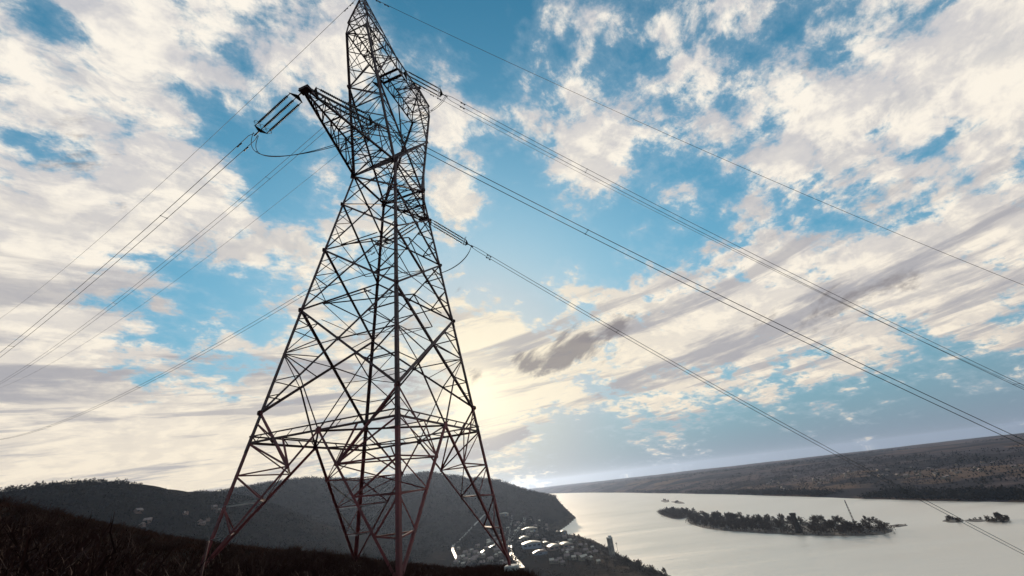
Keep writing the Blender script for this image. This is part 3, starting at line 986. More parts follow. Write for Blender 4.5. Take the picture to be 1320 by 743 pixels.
for nm, az_, tgt, kq, T, lab in (('near', -62, (0, 411), KL, 480, 'thin earth wire running left from the higher near peak of the pylon'),
                               ('near', 74, (1320, 368), KR, 560, 'thin earth wire running right from the higher near peak, topmost line in the sky'),
                               ('far', -62, (0, 500), KL, 480, 'thin earth wire running left from the lower far peak of the pylon'),
                               ('far', 74, (1320, 500), KR, 560, 'thin earth wire running right from the lower far peak, beside the upper twin wires')):
    A = PEAK[nm]
    h, s = solve_slope(A, az_, tgt, kq)
    o = empty('earth_wire', A); tag(o, lab, 'earth wire', 'earth wires strung from the pylon peaks')
    b = MB(); b.tube([p - A for p in wire_pts(A, h, s, kq, T)], .022, 5); w = b.build('wire', M_WIRE, o, True)
    for t in (1.7, 2.6):
        b = MB(); damper(b, h * t + np.array([0, 0, s * t]), h + np.array([0, 0, s])); b.build('damper', M_FIT, w)

# ------------------------------------------------------------------ ground hits
_T = np.concatenate([np.geomspace(3, 400, 400), np.linspace(402, 7000, 3300)])
def hit(px, py, fz=None):
    """where the sight line of a pixel first meets the land"""
    d = ray(px, py); P_ = EYE[None, :] + _T[:, None] * d[None, :]
    z = (fz or land_z)(P_[:, 0], P_[:, 1])
    i = np.argmax(P_[:, 2] <= z)
    return np.array([P_[i, 0], P_[i, 1], z[i]])
def hit_plain(px, py, z=5.0):
    p = to_ground(px, py, z); p[2] = float(land_z(p[0], p[1])); return p

# ------------------------------------------------------------------ roads in the valley
def ribbon(name, pxs, width, zoff=.35):
    pts = [hit_plain(*p)[:2] for p in pxs]
    fine_ = []
    for i in range(len(pts) - 1):
        p0, p1, p2, p3 = pts[max(i - 1, 0)], pts[i], pts[i + 1], pts[min(i + 2, len(pts) - 1)]
        for t in np.linspace(0, 1, 10, endpoint=False):
            fine_.append(.5 * ((2 * p1) + (-p0 + p2) * t + (2 * p0 - 5 * p1 + 4 * p2 - p3) * t * t + (-p0 + 3 * p1 - 3 * p2 + p3) * t ** 3))
    fine_.append(pts[-1]); fine_ = np.array(fine_)
    b = MB(); tg = np.gradient(fine_, axis=0); tg /= np.linalg.norm(tg, axis=1)[:, None]
    nr = np.stack([-tg[:, 1], tg[:, 0]], 1)
    vs = []
    for p, n in zip(fine_, nr):
        zc_ = max(float(land_z(*(p + n * q))) for q in (-width / 2, 0, width / 2)) + zoff
        for q, dz_ in ((-width / 2 - .6, -1.2), (-width / 2, 0), (width / 2, 0), (width / 2 + .6, -1.2)):
            vs.append((*(p + n * q), zc_ + dz_))
    fs = [(i * 4 + j, i * 4 + j + 1, i * 4 + j + 5, i * 4 + j + 4) for i in range(len(fine_) - 1) for j in range(3)]
    b.add(vs, fs)
    return tag(b.build(name, M_ROAD), kind='structure')
ribbon('road', [(679, 687), (676, 690), (670, 694.5), (661, 705), (658, 714), (660, 723), (667, 732), (674, 741)], 8)
ribbon('road', [(632, 691), (623, 694.5), (606, 703), (594, 710), (586, 716), (584, 724), (587, 733), (592, 741)], 4.5)
ribbon('road', [(650, 702), (634, 714), (624, 722), (614.5, 732), (606, 741)], 5)
ribbon('road', [(662, 688), (661, 692), (658, 699), (657, 708)], 4)

# ------------------------------------------------------------------ buildings
def gable_house(name, w, d, h, rh, wall, roof, chim=True, wins=3):
    o = empty(name, (0, 0, -200))
    b = MB()
    b.add([(-w / 2, -d / 2, -1.5), (w / 2, -d / 2, -1.5), (w / 2, d / 2, -1.5), (-w / 2, d / 2, -1.5), (-w / 2, -d / 2, h), (w / 2, -d / 2, h), (w / 2, d / 2, h), (-w / 2, d / 2, h), (-w / 2, 0, h + rh), (w / 2, 0, h + rh)],
          [(0, 1, 5, 4), (2, 3, 7, 6), (1, 2, 6, 9, 5), (3, 0, 4, 8, 7), (3, 2, 1, 0), (4, 5, 9, 8), (6, 7, 8, 9)])
    b.build('wall', wall, o)
    b = MB(); e = .5; t = .22; k_ = rh / (d / 2)
    for sg in (-1, 1):
        y0, y1 = sg * (d / 2 + e), 0.0; z0, z1 = h - e * k_ + .03, h + rh + .03
        vs = [(x_, y_, z_ + q) for q in (0, t) for x_, y_, z_ in ((-w / 2 - e, y0, z0), (w / 2 + e, y0, z0), (w / 2 + e, y1, z1), (-w / 2 - e, y1, z1))]
        fs = [(3, 2, 1, 0), (4, 5, 6, 7), (0, 1, 5, 4), (1, 2, 6, 5), (3, 0, 4, 7)]
        b.add(vs, fs if sg < 0 else [f[::-1] for f in fs])
    r = b.build('roof', roof, o)
    if chim:
        b = MB(); b.box((w * .22, d * .12, h + rh + .3), (.8, .8, 1.8)); b.box((w * .22, d * .12, h + rh + 1.25), (1.0, 1.0, .16)); b.build('chimney', M_BRICK, r)
    for sg in (-1, 1):
        for i in range(wins):
            b = MB(); x_ = (i + .5) / wins * w - w / 2
            b.box((x_, sg * (d / 2 + .03), h * .52), (min(1.4, w / wins * .5), .1, h * .34)); b.build('window', M_GLASS, o)
    return o
H1 = gable_house('house', 11, 8.5, 4.8, 3.2, M_WALL, M_ROOF)
H2 = gable_house('house', 9, 8, 6.0, 2.6, M_WALL, M_ROOFM, True, 2)
H3 = gable_house('house', 11, 8.5, 4.8, 3.2, M_BRICK, M_ROOF)
used = {}
M_WARM = M_WALL
def place(proto, p, rz, sc=1.0, label=None, cat=None, group=None):
    if proto.name not in used:
        used[proto.name] = 1; o = proto
    else:
        o = copy_tree(proto)
    o.location = Vector([float(t) for t in p]); o.rotation_euler = (0, 0, rz); o.scale = (sc, sc, sc)
    for k_ in ('label', 'category', 'group'):
        if k_ in o: del o[k_]
    tag(o, label, cat, group)
    return o

town_px = [(588, 727), (596, 722), (600, 715), (603, 730), (608, 712), (611, 722), (616, 706), (618, 716), (622, 729), (627, 709), (630, 700), (632, 724), (637, 697), (640, 718), (642, 707), (645, 692),
           (647, 727), (650, 714), (652, 689), (655, 684), (651, 731), (664, 680), (669, 684), (668, 676), (676, 677), (680, 682), (684, 672), (690, 680), (695, 674), (699, 683), (704, 679), (686, 688), (692, 693),
           (728, 694), (735, 700), (742, 699), (748, 706), (738, 709), (756, 712), (744, 718), (731, 716), (722, 724), (760, 722), (772, 727)]
for i in range(38):
    t = rng.random()
    town_px.append((lerp(590, 690, t) + rng.normal(0, 12), lerp(726, 686, t) + rng.normal(2, 7)))
for i in range(22):
    x_ = rng.uniform(690, 770); town_px.append((x_, rng.uniform(698 + max(0, x_ - 735) * .3, 728)))
for i, (x_, y_) in enumerate(town_px):
    p = hit(x_, y_)
    if np.hypot(p[0], p[1]) < 500 or p[2] > 40: continue
    place(H2 if i % 3 == 1 else H1, p, rng.uniform(-.5, .9), rng.uniform(.55, .85), 'small pale gabled house in the riverside town below the hill', 'house', 'small houses in the valley town')
for i in range(9):
    x_, y_ = rng.uniform(170, 285), rng.uniform(656, 680)
    p = hit(x_, y_)
    if np.hypot(p[0], p[1]) < 300: continue
    place(H3, p, rng.uniform(0, 3), rng.uniform(.6, .85), 'tiny house of the hamlet in the dark valley at far left', 'house', 'hamlet houses under the left hills')

def hall(name, px, py, w, d, h, roofs, rz, wall, roof, label, cat='building'):
    """a works building: walls with window bands, one or more pitched roofs"""
    p = hit_plain(px, py); o = empty(name, p, rz); tag(o, label, cat)
    w, d, h = w * .82, d * .82, h * .8
    b = MB(); b.box((0, 0, h / 2 - .8), (w, d, h + 1.6)); b.build('wall', wall, o)
    rw = w / roofs
    for i in range(roofs):
        b = MB(); x0 = -w / 2 + rw * (i + .5); rh = min(3.2, rw * .16); e = .35; z = h + .004
        sec = [(-rw / 2 - (e if i == 0 else -.02), 0), (-rw / 4, rh * .75), (0, rh), (rw / 4, rh * .75), (rw / 2 + (e if i == roofs - 1 else -.02), 0)]
        n_ = len(sec); vs = [(x0 + s, y_, z + q) for y_ in (-d / 2 - e, d / 2 + e) for s, q in sec]
        b.add(vs, [(j, j + 1, n_ + j + 1, n_ + j) for j in range(n_ - 1)] + [tuple(range(n_))[::-1], tuple(range(n_, 2 * n_)), (n_ - 1, 0, n_, 2 * n_ - 1)])
        b.build('roof', roof, o)
    nb = max(3, int(w / 9))
    for sg in (-1, 1):
        for i in range(nb):
            b = MB(); b.box((-w / 2 + w * (i + .5) / nb, sg * (d / 2 + .04), h * .62), (w / nb * .62, .12, h * .3)); b.build('window', M_GLASS, o)
    b = MB(); b.box((w * .3, -d / 2 - .05, 2.0), (4, .16, 4)); b.build('door', M_WALL2, o)
    return o
hall('works_hall', 686, 713, 44, 26, 11, 1, .18, M_WALL2, M_ROOFM, 'large blue grey works hall beside the main road in the valley')
hall('works_annexe', 677, 705.5, 26, 13, 7, 1, .18, M_WALL, M_ROOFM, 'low pale annexe just behind the blue grey works hall')
hall('flat_block', 684, 697, 46, 16, 9, 1, .12, M_WALL, M_ROOFM, 'long white roofed block above the annexe and the works hall')
hall('factory_shed', 723, 713, 56, 24, 9, 2, .25, M_BRICK, M_ROOFM, 'brick factory shed with two bright vaulted roofs near the river')
hall('store_shed', 705, 709, 12, 20, 8, 1, .2, M_WALL, M_ROOFM, 'narrow pale shed between the works hall and the brick factory')
hall('quay_shed', 724, 694, 34, 12, 7, 2, .1, M_WALL, M_ROOFM, 'pale twin roofed shed on the bay shore behind the brick factory')
hall('row_building', 651, 690, 40, 10, 7, 1, -.5, M_WALL, M_ROOFM, 'long pale row building near the upper end of the road')
hall('depot', 697, 722, 30, 12, 5, 1, .22, M_WALL2, M_ROOF, 'low dark depot in front of the blue grey works hall')

def silo():
    p = hit_plain(790, 718, 3.0); o = empty('silo_tower', p, .5); tag(o, 'tall square concrete silo tower standing alone on the river shore', 'tower')
    b = MB(); n_ = 4; hs = [(-2, 3.6), (0, 3.6), (26.5, 3.4)]
    b.box((0, 0, 12.5), (6.8, 6.8, 28)); b.build('shaft', material('stained_concrete', (0.20, 0.17, 0.145), .9, scale=.15, second=(.13, .11, .095)), o)
    b = MB(); b.box((0, 0, 27.3), (7.6, 7.6, 1.5)); b.box((1.2, 0, 29.2), (3.6, 4.6, 2.3)); b.build('head_house', M_CONC, o)
    for i in range(4):
        b = MB(); b.box((0, -3.43, 4 + i * 5.6), (1.1, .12, 1.8)); b.build('window', M_GLASS, o)
silo()
def light_mast():
    p = hit_plain(797, 714, 2.0); o = empty('light_mast', p, .2); tag(o, 'slim floodlight mast just right of the silo tower', 'mast')
    b = MB(); b.tube([(0, 0, -1), (0, 0, 17)], [.35, .2], 8); b.build('pole', M_FIT, o)
    b = MB(); b.box((0, 0, 17.2), (3.0, .4, 1.2)); b.box((0, 0, 15.6), (1.8, .35, .5)); b.build('lamp_head', M_FIT, o)
light_mast()

# ------------------------------------------------------------------ trees
def limb_pts(p, d, L, n, r_, bend):
    pts = [np.array(p, float)]; d = np.array(d, float)
    for i in range(n):
        d = d + r_.normal(0, bend, 3); d /= np.linalg.norm(d); pts.append(pts[-1] + d * L / n)
    return pts
def tree_proto(seed, h, spread, twigs, tw):
    """bare tree: tapered trunk with limbs, and a crown of fine twigs"""
    r_ = np.random.default_rng(seed); o = empty('bare_tree', (0, 0, -300))
    b = MB(); tr = limb_pts((0, 0, -.5), (0, 0, 1), h * .75, 6, r_, .06)
    b.tube(tr, [h * .022 * (1 - .13 * i) for i in range(7)], 6)
    tips = []
    for i in range(11):
        q = .22 + .75 * i / 11; k_ = min(int(q * 6), 5); p = lerp(tr[k_], tr[k_ + 1], q * 6 - k_)
        a = i * 2.4 + r_.uniform(-.4, .4); up = r_.uniform(.5, 1.1)
        ln = h * spread * (1.05 - .55 * q) * r_.uniform(.8, 1.15)
        ps = limb_pts(p, (math.cos(a), math.sin(a), up), ln, 4, r_, .16)
        b.tube(ps, [h * .009 * (1 - .2 * j) for j in range(5)], 4); tips += [(ps[j], ps[j] - ps[j - 1]) for j in (2, 3, 4)]
    tips += [(tr[-1], np.array([0, 0, 1.0])), (tr[-2], np.array([0, 0, 1.0]))]
    b.build('trunk', M_BARK, o)
    b = MB()
    for i in range(twigs):
        p, d = tips[r_.integers(len(tips))]
        d = d / np.linalg.norm(d) + r_.normal(0, .55, 3) + np.array([0, 0, .35]); d /= np.linalg.norm(d)
        p = p + r_.normal(0, h * .035, 3); L = h * r_.uniform(.07, .17); s = np.cross(d, r_.normal(0, 1, 3)); s /= np.linalg.norm(s)
        m_ = p + d * L * .55 + r_.normal(0, L * .12, 3)
        b.add([p - s * tw, p + s * tw, m_ + s * tw * .8, m_ - s * tw * .8, p + d * L], [(0, 1, 2, 3), (3, 2, 4)])
    b.build('crown', M_CROWN, o)
    return o
TREES = [tree_proto(20 + i, 14, .36 + .05 * (i % 3), 560, .15) for i in range(4)]
def plant(p, h, label, group):
    place(TREES[int(rng.integers(4))], p, rng.uniform(0, 6.28), h / 14 * 1.0, label, 'tree', group)

def in_poly(px, py, P):
    return poly_dist(np.array([px]), np.array([py]), np.array(P))[0]
# shore below the town
shore_spots = []
for i in range(46):
    t = rng.uniform(0, 1)
    a = lerp(np.array([738, 693]), np.array([862, 742]), t) + np.array([rng.normal(-4, 7), rng.uniform(-1, 9)])
    shore_spots.append(a)
for i in range(34):
    shore_spots.append(np.array([rng.uniform(700, 840), 0]))
    shore_spots[-1][1] = rng.uniform(max(705, 690 + (shore_spots[-1][0] - 735) * .43), 742)
for a in shore_spots:
    p = hit_plain(a[0], a[1], 3.0)
    if poly_dist(p[:1], p[1:2], POLY)[0] < 3 or abs(a[0] - 790) < 5: continue
    plant(p, rng.uniform(6, 12.5), 'bare winter tree on the brown river shore below the town', 'bare trees along the town shore')
for i in range(24):
    a = np.array([rng.uniform(600, 735), rng.uniform(690, 735)]); p = hit_plain(*a)
    plant(p, rng.uniform(6, 10), 'bare tree among the houses of the riverside town', 'bare trees among the town houses')

# islands
def plain_scrub():
    r_ = np.random.default_rng(12); P_ = []; H_ = []
    n_ = 90000; az = np.radians(r_.uniform(-40, 14, n_)); rr = np.sqrt(r_.uniform(520 ** 2, 1700 ** 2, n_)); x_, y_ = rr * np.sin(az), rr * np.cos(az)
    sd = poly_dist(x_, y_, POLY); z_ = land_z(x_, y_)
    v = vnoise(x_, y_, 45, 41); ok = (sd > .5) & (z_ < 15) & ((v > .12) | ((sd < 26) & (v > -.35)) | ((az < -.14) & (v > -.45))) & ((az > -.21) | (r_.random(n_) < .55))
    return np.stack([x_, y_, z_], 1)[ok], np.where(sd[ok] < 26, r_.uniform(1.5, 4.5, ok.sum()), r_.uniform(.8, 2.6, ok.sum()))
SCRUB = plain_scrub()
def mound(name, pxs, ztop=1.3, mat=None):
    P_ = np.array([to_ground(*q)[:2] for q in pxs]); Q = []
    for i in range(len(P_)):
        p0, p1, p2, p3 = P_[i - 1], P_[i], P_[(i + 1) % len(P_)], P_[(i + 2) % len(P_)]
        for t in (0, .25, .5, .75):
            Q.append(.5 * ((2 * p1) + (-p0 + p2) * t + (2 * p0 - 5 * p1 + 4 * p2 - p3) * t * t + (-p0 + 3 * p1 - 3 * p2 + p3) * t ** 3))
    Q = np.array(Q); c = Q.mean(0); n_ = len(Q); b = MB()
    nrm = np.array([vnoise(Q[:, 0], Q[:, 1], 12, 8)]).T[0][:, None] if False else vnoise(Q[:, 0], Q[:, 1], 14, 8)[:, None]
    Q = Q + (Q - c) / np.linalg.norm(Q - c, axis=1)[:, None] * nrm * 5
    rings = [(1.0, -1.0), (.985, .15), (.95, ztop * .7), (.86, ztop)]
    vs = [(*(c + (q - c) * k_), z) for k_, z in rings for q in Q]
    fs = [(i * n_ + j, i * n_ + (j + 1) % n_, (i + 1) * n_ + (j + 1) % n_, (i + 1) * n_ + j) for i in range(3) for j in range(n_)] + [tuple(3 * n_ + j for j in range(n_))]
    b.add(vs, fs)
    o = b.build(name, mat or M_MUD); tag(o, kind='structure')
    return Q
ISL = mound('island', [(886, 673), (911, 682), (972, 687), (1032, 690.5), (1097, 691.5), (1141, 689.5), (1149, 682), (1100, 677.5), (1010, 672), (940, 667.5), (905, 666)])
ISL2 = mound('island', [(849, 661), (862, 668), (877, 669.5), (893, 666), (900, 664.5), (890, 660.5), (865, 657.5)])
IS = [mound('islet', p, .45) for p in ([(852, 646), (858, 648), (863, 646.5), (857, 644.6)], [(865, 647), (874, 649.5), (883, 649), (875, 646.4)],
      [(1213, 672), (1225, 674), (1240, 673), (1236, 669.5), (1222, 669)], [(1246, 671), (1258, 673), (1271, 672), (1262, 669.5)], [(1272, 672.5), (1286, 674), (1301, 673), (1297, 669), (1282, 669)],
      [(1148, 678), (1157, 680), (1168, 677.5), (1158, 676)])]
def scatter(Q, n, hmin, hmax, label, group, margin=3, avoid=(), z0=.9):
    lo, hi = Q.min(0), Q.max(0); k_ = 0; tries = 0
    while k_ < n and tries < n * 60:
        tries += 1
        p = rng.uniform(lo, hi)
        if poly_dist(p[:1], p[1:2], Q)[0] < margin: continue
        if any(np.hypot(*(p - a[:2])) < a[2] for a in avoid): continue
        plant((p[0], p[1], z0), rng.uniform(hmin, hmax), label, group); k_ += 1
clear_ = to_ground(1022, 680); clear_[2] = 32
clear2 = to_ground(1034, 685); clear2[2] = 16
scatter(ISL, 205, 9, 19, 'bare tree in the wood covering the large river island', 'trees on the large river island', 3, [clear_, clear2])
scatter(ISL2, 34, 9, 17, 'bare tree on the left end of the island, beyond the inlet', 'trees on the left end of the island', 2)
labs = ['bare tree on the leftmost tiny islet beyond the wooded island', 'bare tree on the second tiny islet beyond the wooded island', 'bare tree on the first islet right of the wooded island',
        'bare tree on the middle islet right of the wooded island', 'bare tree on the last islet near the right edge', 'bare tree on the small spit off the right island tip']
for Q, n_, hh, lab, gr in zip(IS, (6, 6, 9, 8, 14, 5), ((7, 11), (7, 11), (5, 10), (2, 5), (6, 13), (2, 4)), labs, ('far islet trees', 'second islet trees', 'first islet trees', 'middle islet trees', 'last islet trees', 'island spit trees')):
    scatter(Q, n_, hh[0], hh[1], lab, gr, .2, (), -.18 * hh[1] + .3)
def undergrowth(name, Qs, n, hmin, hmax, mat, avoid=()):
    b = MB(); r_ = np.random.default_rng(4)
    for Q in Qs:
        lo, hi = Q.min(0), Q.max(0); A_ = (hi - lo).prod(); k_ = 0; m_ = int(n)
        ps = r_.uniform(lo, hi, (m_ * 3, 2)); ok = poly_dist(ps[:, 0], ps[:, 1], Q) > -1.5; ps = ps[ok][:m_]
        for p in ps:
            if any(np.hypot(*(p - a[:2])) < a[2] for a in avoid): continue
            h = r_.uniform(hmin, hmax)
            for j in range(9):
                c = np.array([p[0], p[1], .8]) + np.array([r_.normal(0, h * .5), r_.normal(0, h * .5), abs(r_.normal(.45, .3)) * h])
                d = r_.normal(0, 1, 3) + (0, 0, .8); d /= np.linalg.norm(d); s = np.cross(d, r_.normal(0, 1, 3)); s /= np.linalg.norm(s)
                L = h * r_.uniform(.25, .5); b.add([c - s * L * .3, c + s * L * .3, c + d * L], [(0, 1, 2)])
    return tag(b.build(name, mat), 'dense low winter scrub covering the river islands', 'scrub', kind='stuff')
undergrowth('undergrowth', [ISL, ISL2], 1500, 2.0, 7.5, M_CROWN, [(clear_[0], clear_[1], 20)])
mound('sandbar', [(1006, 677), (1016, 681.5), (1030, 683), (1037, 680), (1026, 677.2)], 1.75, M_SAND)

def lattice_mast(px, py, top, label, w0, mat):
    p = to_ground(px, py); p[2] = .8
    lo, hi = 5.0, 120.0
    for _ in range(40):
        m_ = (lo + hi) / 2; lo, hi = (m_, hi) if pix(p + np.array([0, 0, m_]))[1] > top else (lo, m_)
    h = lo; o = empty('lattice_mast', p, .3); tag(o, label, 'mast')
    cs = [(-1, -1), (1, -1), (1, 1), (-1, 1)]
    at = lambda c, z: np.array([c[0] * (w0 * (1 - z / h) + .5 * z / h), c[1] * (w0 * (1 - z / h) + .5 * z / h), z])
    for c in cs:
        b = MB(); b.angle(at(c, -1), at(c, h), .28); b.build('leg', mat, o)
    b = MB(); n_ = 9; zs = [h * (1 - (1 - i / n_) ** 1.3) for i in range(n_ + 1)]
    for i in range(n_):
        for j in range(4):
            a, c = cs[j], cs[(j + 1) % 4]; b.angle(at(a, zs[i]), at(c, zs[i + 1]), .18); b.angle(at(c, zs[i]), at(a, zs[i + 1]), .18)
    b.build('bracing', mat, o)
    return o, h
lattice_mast(1103, 678, 645, 'slender rust red lattice mast rising behind the trees of the island', 1.0, M_RUST)
def island_tower():
    p = to_ground(1031, 688); p[2] = .8; o = empty('brick_tower', p, .4)
    tag(o, 'dark square tower standing in the middle of the wooded island', 'tower')
    h = 26.0; b = MB(); vs = [(sx * w, sy * w, z) for z, w in ((-1.5, 3.6), (h, 2.7)) for sx, sy in ((-1, -1), (1, -1), (1, 1), (-1, 1))]
    b.add(vs, [(0, 1, 5, 4), (1, 2, 6, 5), (2, 3, 7, 6), (3, 0, 4, 7), (4, 5, 6, 7), (3, 2, 1, 0)]); b.build('shaft', M_BARK, o)
    b = MB(); b.box((0, 0, h + 1.6), (7.0, 7.0, 3.2)); b.box((0, 0, h + 3.4), (7.6, 7.6, .5)); b.build('cabin', M_BARK, o)
    for a in (-1, 1):
        b = MB(); b.box((a * 1.6, -3.53, h + 1.8), (2.0, .1, 1.3)); b.build('window', M_GLASS, o)
island_tower()

# far bank
FH = gable_house('house', 11, 9, 4.5, 3.0, M_WALL, M_ROOF, False, 2)
k_ = 0
far_px = [(1055, 619), (1059, 620), (1063, 618.5), (1068, 621), (1090, 615), (1022, 622), (992, 624), (1233, 611), (1237, 609), (1228, 608), (1198, 605), (1174, 604)]
while len(far_px) < 54:
    x_ = rng.uniform(985, 1320); y0 = 622 - (x_ - 985) * .062
    far_px.append((x_, rng.normal(y0, 4.5)))
for x_, y_ in far_px:
    p = hit(x_, y_, far_z)
    if p[2] > 100 or np.hypot(p[0], p[1]) > 6000 or np.hypot(p[0], p[1]) < 900: continue
    place(FH, p, rng.uniform(0, 3), rng.uniform(.6, 1.1), 'tiny white house of the village strung along the far bank', 'house', 'village houses on the far bank')
    k_ += 1
print('far houses', k_)
def clumps(name, pts, hs, per, mat, label, cat, seed=3, wide=.5):
    r_ = np.random.default_rng(seed); n_ = len(pts); pts = np.asarray(pts); hs = np.asarray(hs)
    c = np.repeat(pts, per, 0); h = np.repeat(hs, per)
    c = c + np.stack([r_.normal(0, 1, n_ * per) * h * wide * .6, r_.normal(0, 1, n_ * per) * h * wide * .6, np.abs(r_.normal(.45, .28, n_ * per)) * h], 1)
    d = r_.normal(0, 1, (n_ * per, 3)); d[:, 2] += .9; d /= np.linalg.norm(d, axis=1)[:, None]
    s = np.cross(d, r_.normal(0, 1, (n_ * per, 3))); s /= np.linalg.norm(s, axis=1)[:, None]
    L = (h * r_.uniform(.28, .55, n_ * per))[:, None]
    v = np.stack([c - s * L * .45, c + s * L * .45, c + d * L], 1).reshape(-1, 3)
    me = bpy.data.meshes.new(name); m_ = len(v) // 3
    me.vertices.add(len(v)); me.vertices.foreach_set('co', v.ravel())
    me.loops.add(len(v)); me.loops.foreach_set('vertex_index', np.arange(len(v)))
    me.polygons.add(m_); me.polygons.foreach_set('loop_start', np.arange(0, len(v), 3))
    try: me.polygons.foreach_set('loop_total', np.full(m_, 3))
    except Exception: pass
    me.materials.append(mat); me.update(calc_edges=True); me.validate()
    o = bpy.data.objects.new(name, me); COL.objects.link(o)
    return tag(o, label, cat, kind='stuff')
pts, hs = [], []
for i in range(5200):
    az = rng.uniform(12, 58); d = abs(rng.normal(0, 70)) + 8
    if az < 24 and rng.random() < .55: continue
    r_ = fb_shore(az) + d; x_, y_ = r_ * math.sin(math.radians(az)), r_ * math.cos(math.radians(az))
    if vnoise(np.array([x_]), np.array([y_]), 240, 21)[0] < -.28: continue
    pts.append((x_, y_, float(far_z(x_, y_)))); hs.append(rng.uniform(6, 12))
for i in range(6000):
    az = rng.uniform(8, 58); d = rng.uniform(250, 3200)
    r_ = fb_shore(az) + d; x_, y_ = r_ * math.sin(math.radians(az)), r_ * math.cos(math.radians(az))
    if vnoise(np.array([x_]), np.array([y_]), 420, 22)[0] < .10 - .12 * (d > 1200): continue
    pts.append((x_, y_, float(far_z(x_, y_)))); hs.append(rng.uniform(6, 12))
clumps('far_wood', pts, hs, 7, M_WOOD, 'dark strip of woodland along the far bank of the river', 'woodland', 3, .9)
def skyline_mast():
    p = hit(1027, 601, far_z); o = empty('relay_mast', p); tag(o, 'tiny relay mast on the skyline of the far plateau', 'mast')
    b = MB(); b.tube([(0, 0, -2), (0, 0, 24)], [1.2, .5], 6); b.build('pole', M_FIT, o)
    b = MB(); b.box((0, 0, 25.5), (6, 2, 4)); b.build('aerial', M_FIT, o)
skyline_mast()

clumps('scrub', SCRUB[0], SCRUB[1], 7, M_CROWN, 'patchy brown winter scrub on the valley plain and shore', 'scrub', 8, 1.0)

# wood on the near-side hills
n_ = 42000
az = np.radians(rng.uniform(-64, 4, n_)); r_ = np.sqrt(rng.uniform(620 ** 2, 1900 ** 2, n_))
x_, y_ = r_ * np.sin(az), r_ * np.cos(az); z_ = land_z(x_, y_)
ok = (z_ > 14) & (vnoise(x_, y_, 110, 31) > -.16 - (z_ > 60) * .25)
pts = np.stack([x_, y_, z_], 1)[ok]
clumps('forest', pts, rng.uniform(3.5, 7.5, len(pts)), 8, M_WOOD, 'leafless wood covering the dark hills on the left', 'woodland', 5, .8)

# ------------------------------------------------------------------ brush and grass on the hilltop
SIL = [(-40, 622), (0, 628), (25, 633), (50, 641), (100, 658), (150, 666), (175, 676), (200, 685), (250, 691), (300, 697), (400, 697), (460, 708), (540, 723), (600, 732), (657, 738), (720, 741)]
_sd = np.array([ray(*p) for p in SIL]); SIL_AZ = np.degrees(np.arctan2(_sd[:, 0], _sd[:, 1])); SIL_T = _sd[:, 2] / np.hypot(_sd[:, 0], _sd[:, 1])
def bush_proto(seed, n, kind):
    r_ = np.random.default_rng(seed); b = MB()
    for i in range(n):
        a = r_.uniform(0, 6.28); lean = r_.uniform(.05, .75); L = r_.uniform(.45, 1.0)
        p0 = np.array([r_.normal(0, .10), r_.normal(0, .10), -.05])
        ps = limb_pts(p0, (math.cos(a) * lean, math.sin(a) * lean, 1), L, 4, r_, .16)
        b.tube(ps, [.012, .010, .007, .005, .002], 3, cap=False)
        for j in range(9):
            k_ = int(r_.integers(1, 4)); d = (ps[k_ + 1] - ps[k_]); d /= np.linalg.norm(d); d = d + r_.normal(0, .5, 3); d /= np.linalg.norm(d)
            q = lerp(ps[k_], ps[k_ + 1], r_.random()); l2 = r_.uniform(.10, .30); s = np.cross(d, r_.normal(0, 1, 3)); s /= np.linalg.norm(s)
            m_ = q + d * l2 * .5 + r_.normal(0, .02, 3); wt_ = .006
            b.add([q - s * wt_, q + s * wt_, m_ + s * wt_, m_ - s * wt_, q + d * l2], [(0, 1, 2, 3), (3, 2, 4)])
    return b.mesh('bush', M_TWIG)
BUSH = [bush_proto(50 + i, 46, i) for i in range(4)]
nb = 0
for i in range(900):
    az = rng.uniform(-56, -1); r_ = rng.uniform(9, 75) if az < -30 else rng.uniform(13, 66)
    x_, y_ = r_ * math.sin(math.radians(az)), r_ * math.cos(math.radians(az))
    g = float(near_z(np.array([x_]), np.array([y_]))[0])
    h = 120 + r_ * float(np.interp(az, SIL_AZ, SIL_T)) - g
    if h < .45 or y_ > float(crest_y(np.array([x_]))[0]) + 10: continue
    if h > 3.4: h = 3.4
    if any(np.hypot(*( (leg_at(s, FOOT[q]) + TB)[:2] - np.array([x_, y_]))) < 1.3 for q, s in CORN.items()): continue
    h *= rng.uniform(.72, 1.0) / 1.06
    o = bpy.data.objects.new('bush', BUSH[int(rng.integers(4))]); COL.objects.link(o)
    o.location = (x_, y_, g - .05); wd = h * rng.uniform(1.0, 1.5) if h < 1.5 else h * rng.uniform(.8, 1.15); o.scale = (wd, wd, h); o.rotation_euler = (0, 0, rng.uniform(0, 6.28))
    lab = ('leafless dark bush in the thicket on the slope left of the pylon' if az < -38 else 'low leafless bush in the scrub round the feet of the pylon')
    tag(o, lab, 'bush', 'thicket on the left slope' if az < -38 else 'scrub round the pylon feet'); nb += 1
    if nb >= 290: break
print('bushes', nb)
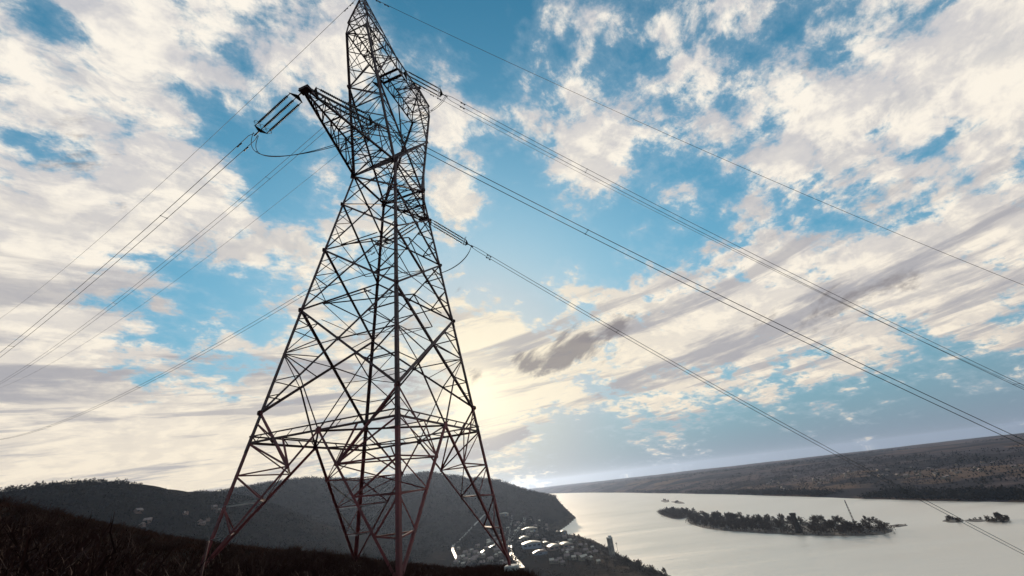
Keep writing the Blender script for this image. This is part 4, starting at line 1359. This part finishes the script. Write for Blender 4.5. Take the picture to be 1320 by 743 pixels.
def grass():
    r_ = np.random.default_rng(9); n_ = 30000
    az = np.radians(r_.uniform(-58, 14, n_)); rr = r_.uniform(3.5, 62, n_) ** 1.0
    x_, y_ = rr * np.sin(az), rr * np.cos(az); g = near_z(x_, y_)
    ok = y_ < crest_y(x_) + 6; x_, y_, g, rr = x_[ok], y_[ok], g[ok], rr[ok]; n_ = len(x_)
    h = r_.uniform(.16, .42, n_) * (1 + .5 * vnoise(x_, y_, 4, 14)); B_ = 5
    X0 = np.repeat(np.stack([x_, y_, g - .03], 1), B_, 0) + np.concatenate([r_.normal(0, .07, (n_ * B_, 2)), np.zeros((n_ * B_, 1))], 1); hh = np.repeat(h, B_)
    d = np.stack([r_.normal(0, .45, n_ * B_), r_.normal(0, .45, n_ * B_), np.ones(n_ * B_)], 1)
    s = np.stack([r_.normal(0, 1, n_ * B_), r_.normal(0, 1, n_ * B_), np.zeros(n_ * B_)], 1); s /= np.linalg.norm(s, axis=1)[:, None]
    w = .006 + .0004 * np.repeat(rr, B_)
    v = np.stack([X0 - s * w[:, None], X0 + s * w[:, None], X0 + d * hh[:, None]], 1).reshape(-1, 3)
    me = bpy.data.meshes.new('grass'); me.vertices.add(len(v)); me.vertices.foreach_set('co', v.ravel()); me.loops.add(len(v)); me.loops.foreach_set('vertex_index', np.arange(len(v)))
    me.polygons.add(len(v) // 3); me.polygons.foreach_set('loop_start', np.arange(0, len(v), 3)); me.materials.append(M_GRASS); me.update(calc_edges=True)
    o = bpy.data.objects.new('grass', me); COL.objects.link(o); tag(o, 'short dry winter grass on the hilltop', 'grass', kind='stuff')
grass()
def post():
    d = ray(265.5, 712); r_ = 20.0; h_ = np.hypot(d[0], d[1]); x_, y_ = d[0] / h_ * r_, d[1] / h_ * r_; g = float(near_z(np.array([x_]), np.array([y_]))[0])
    top = 120 + r_ * ray(265, 700)[2] / np.hypot(*ray(265, 700)[:2])
    o = empty('marker_post', (x_, y_, g)); tag(o, 'thin rusty marker post beside the left foot of the pylon', 'post')
    b = MB(); b.tube([(0, 0, -.3), (0, 0, top - g)], .035, 7); b.build('pole', M_RUST, o)
    b = MB(); b.tube([(0, 0, top - g), (0, 0, top - g + .05)], [.05, .03], 7); b.build('cap', M_RUST, o)
post()

# ------------------------------------------------------------------ haze
HAZE = bpy.data.materials.new('valley_haze'); HAZE.use_nodes = True
_t = HAZE.node_tree; _t.nodes.clear()
_o = _t.nodes.new('ShaderNodeOutputMaterial'); _v = _t.nodes.new('ShaderNodeVolumePrincipled')
_v.inputs['Color'].default_value = (0.58, 0.72, 1.0, 1); _v.inputs['Density'].default_value = 0.000037; _v.inputs['Anisotropy'].default_value = 0.59
_t.links.new(_v.outputs[0], _o.inputs['Volume'])
hb = MB(); hb.box((0, 0, 124.5), (29000, 29000, 261)); tag(hb.build('haze', HAZE), kind='stuff')
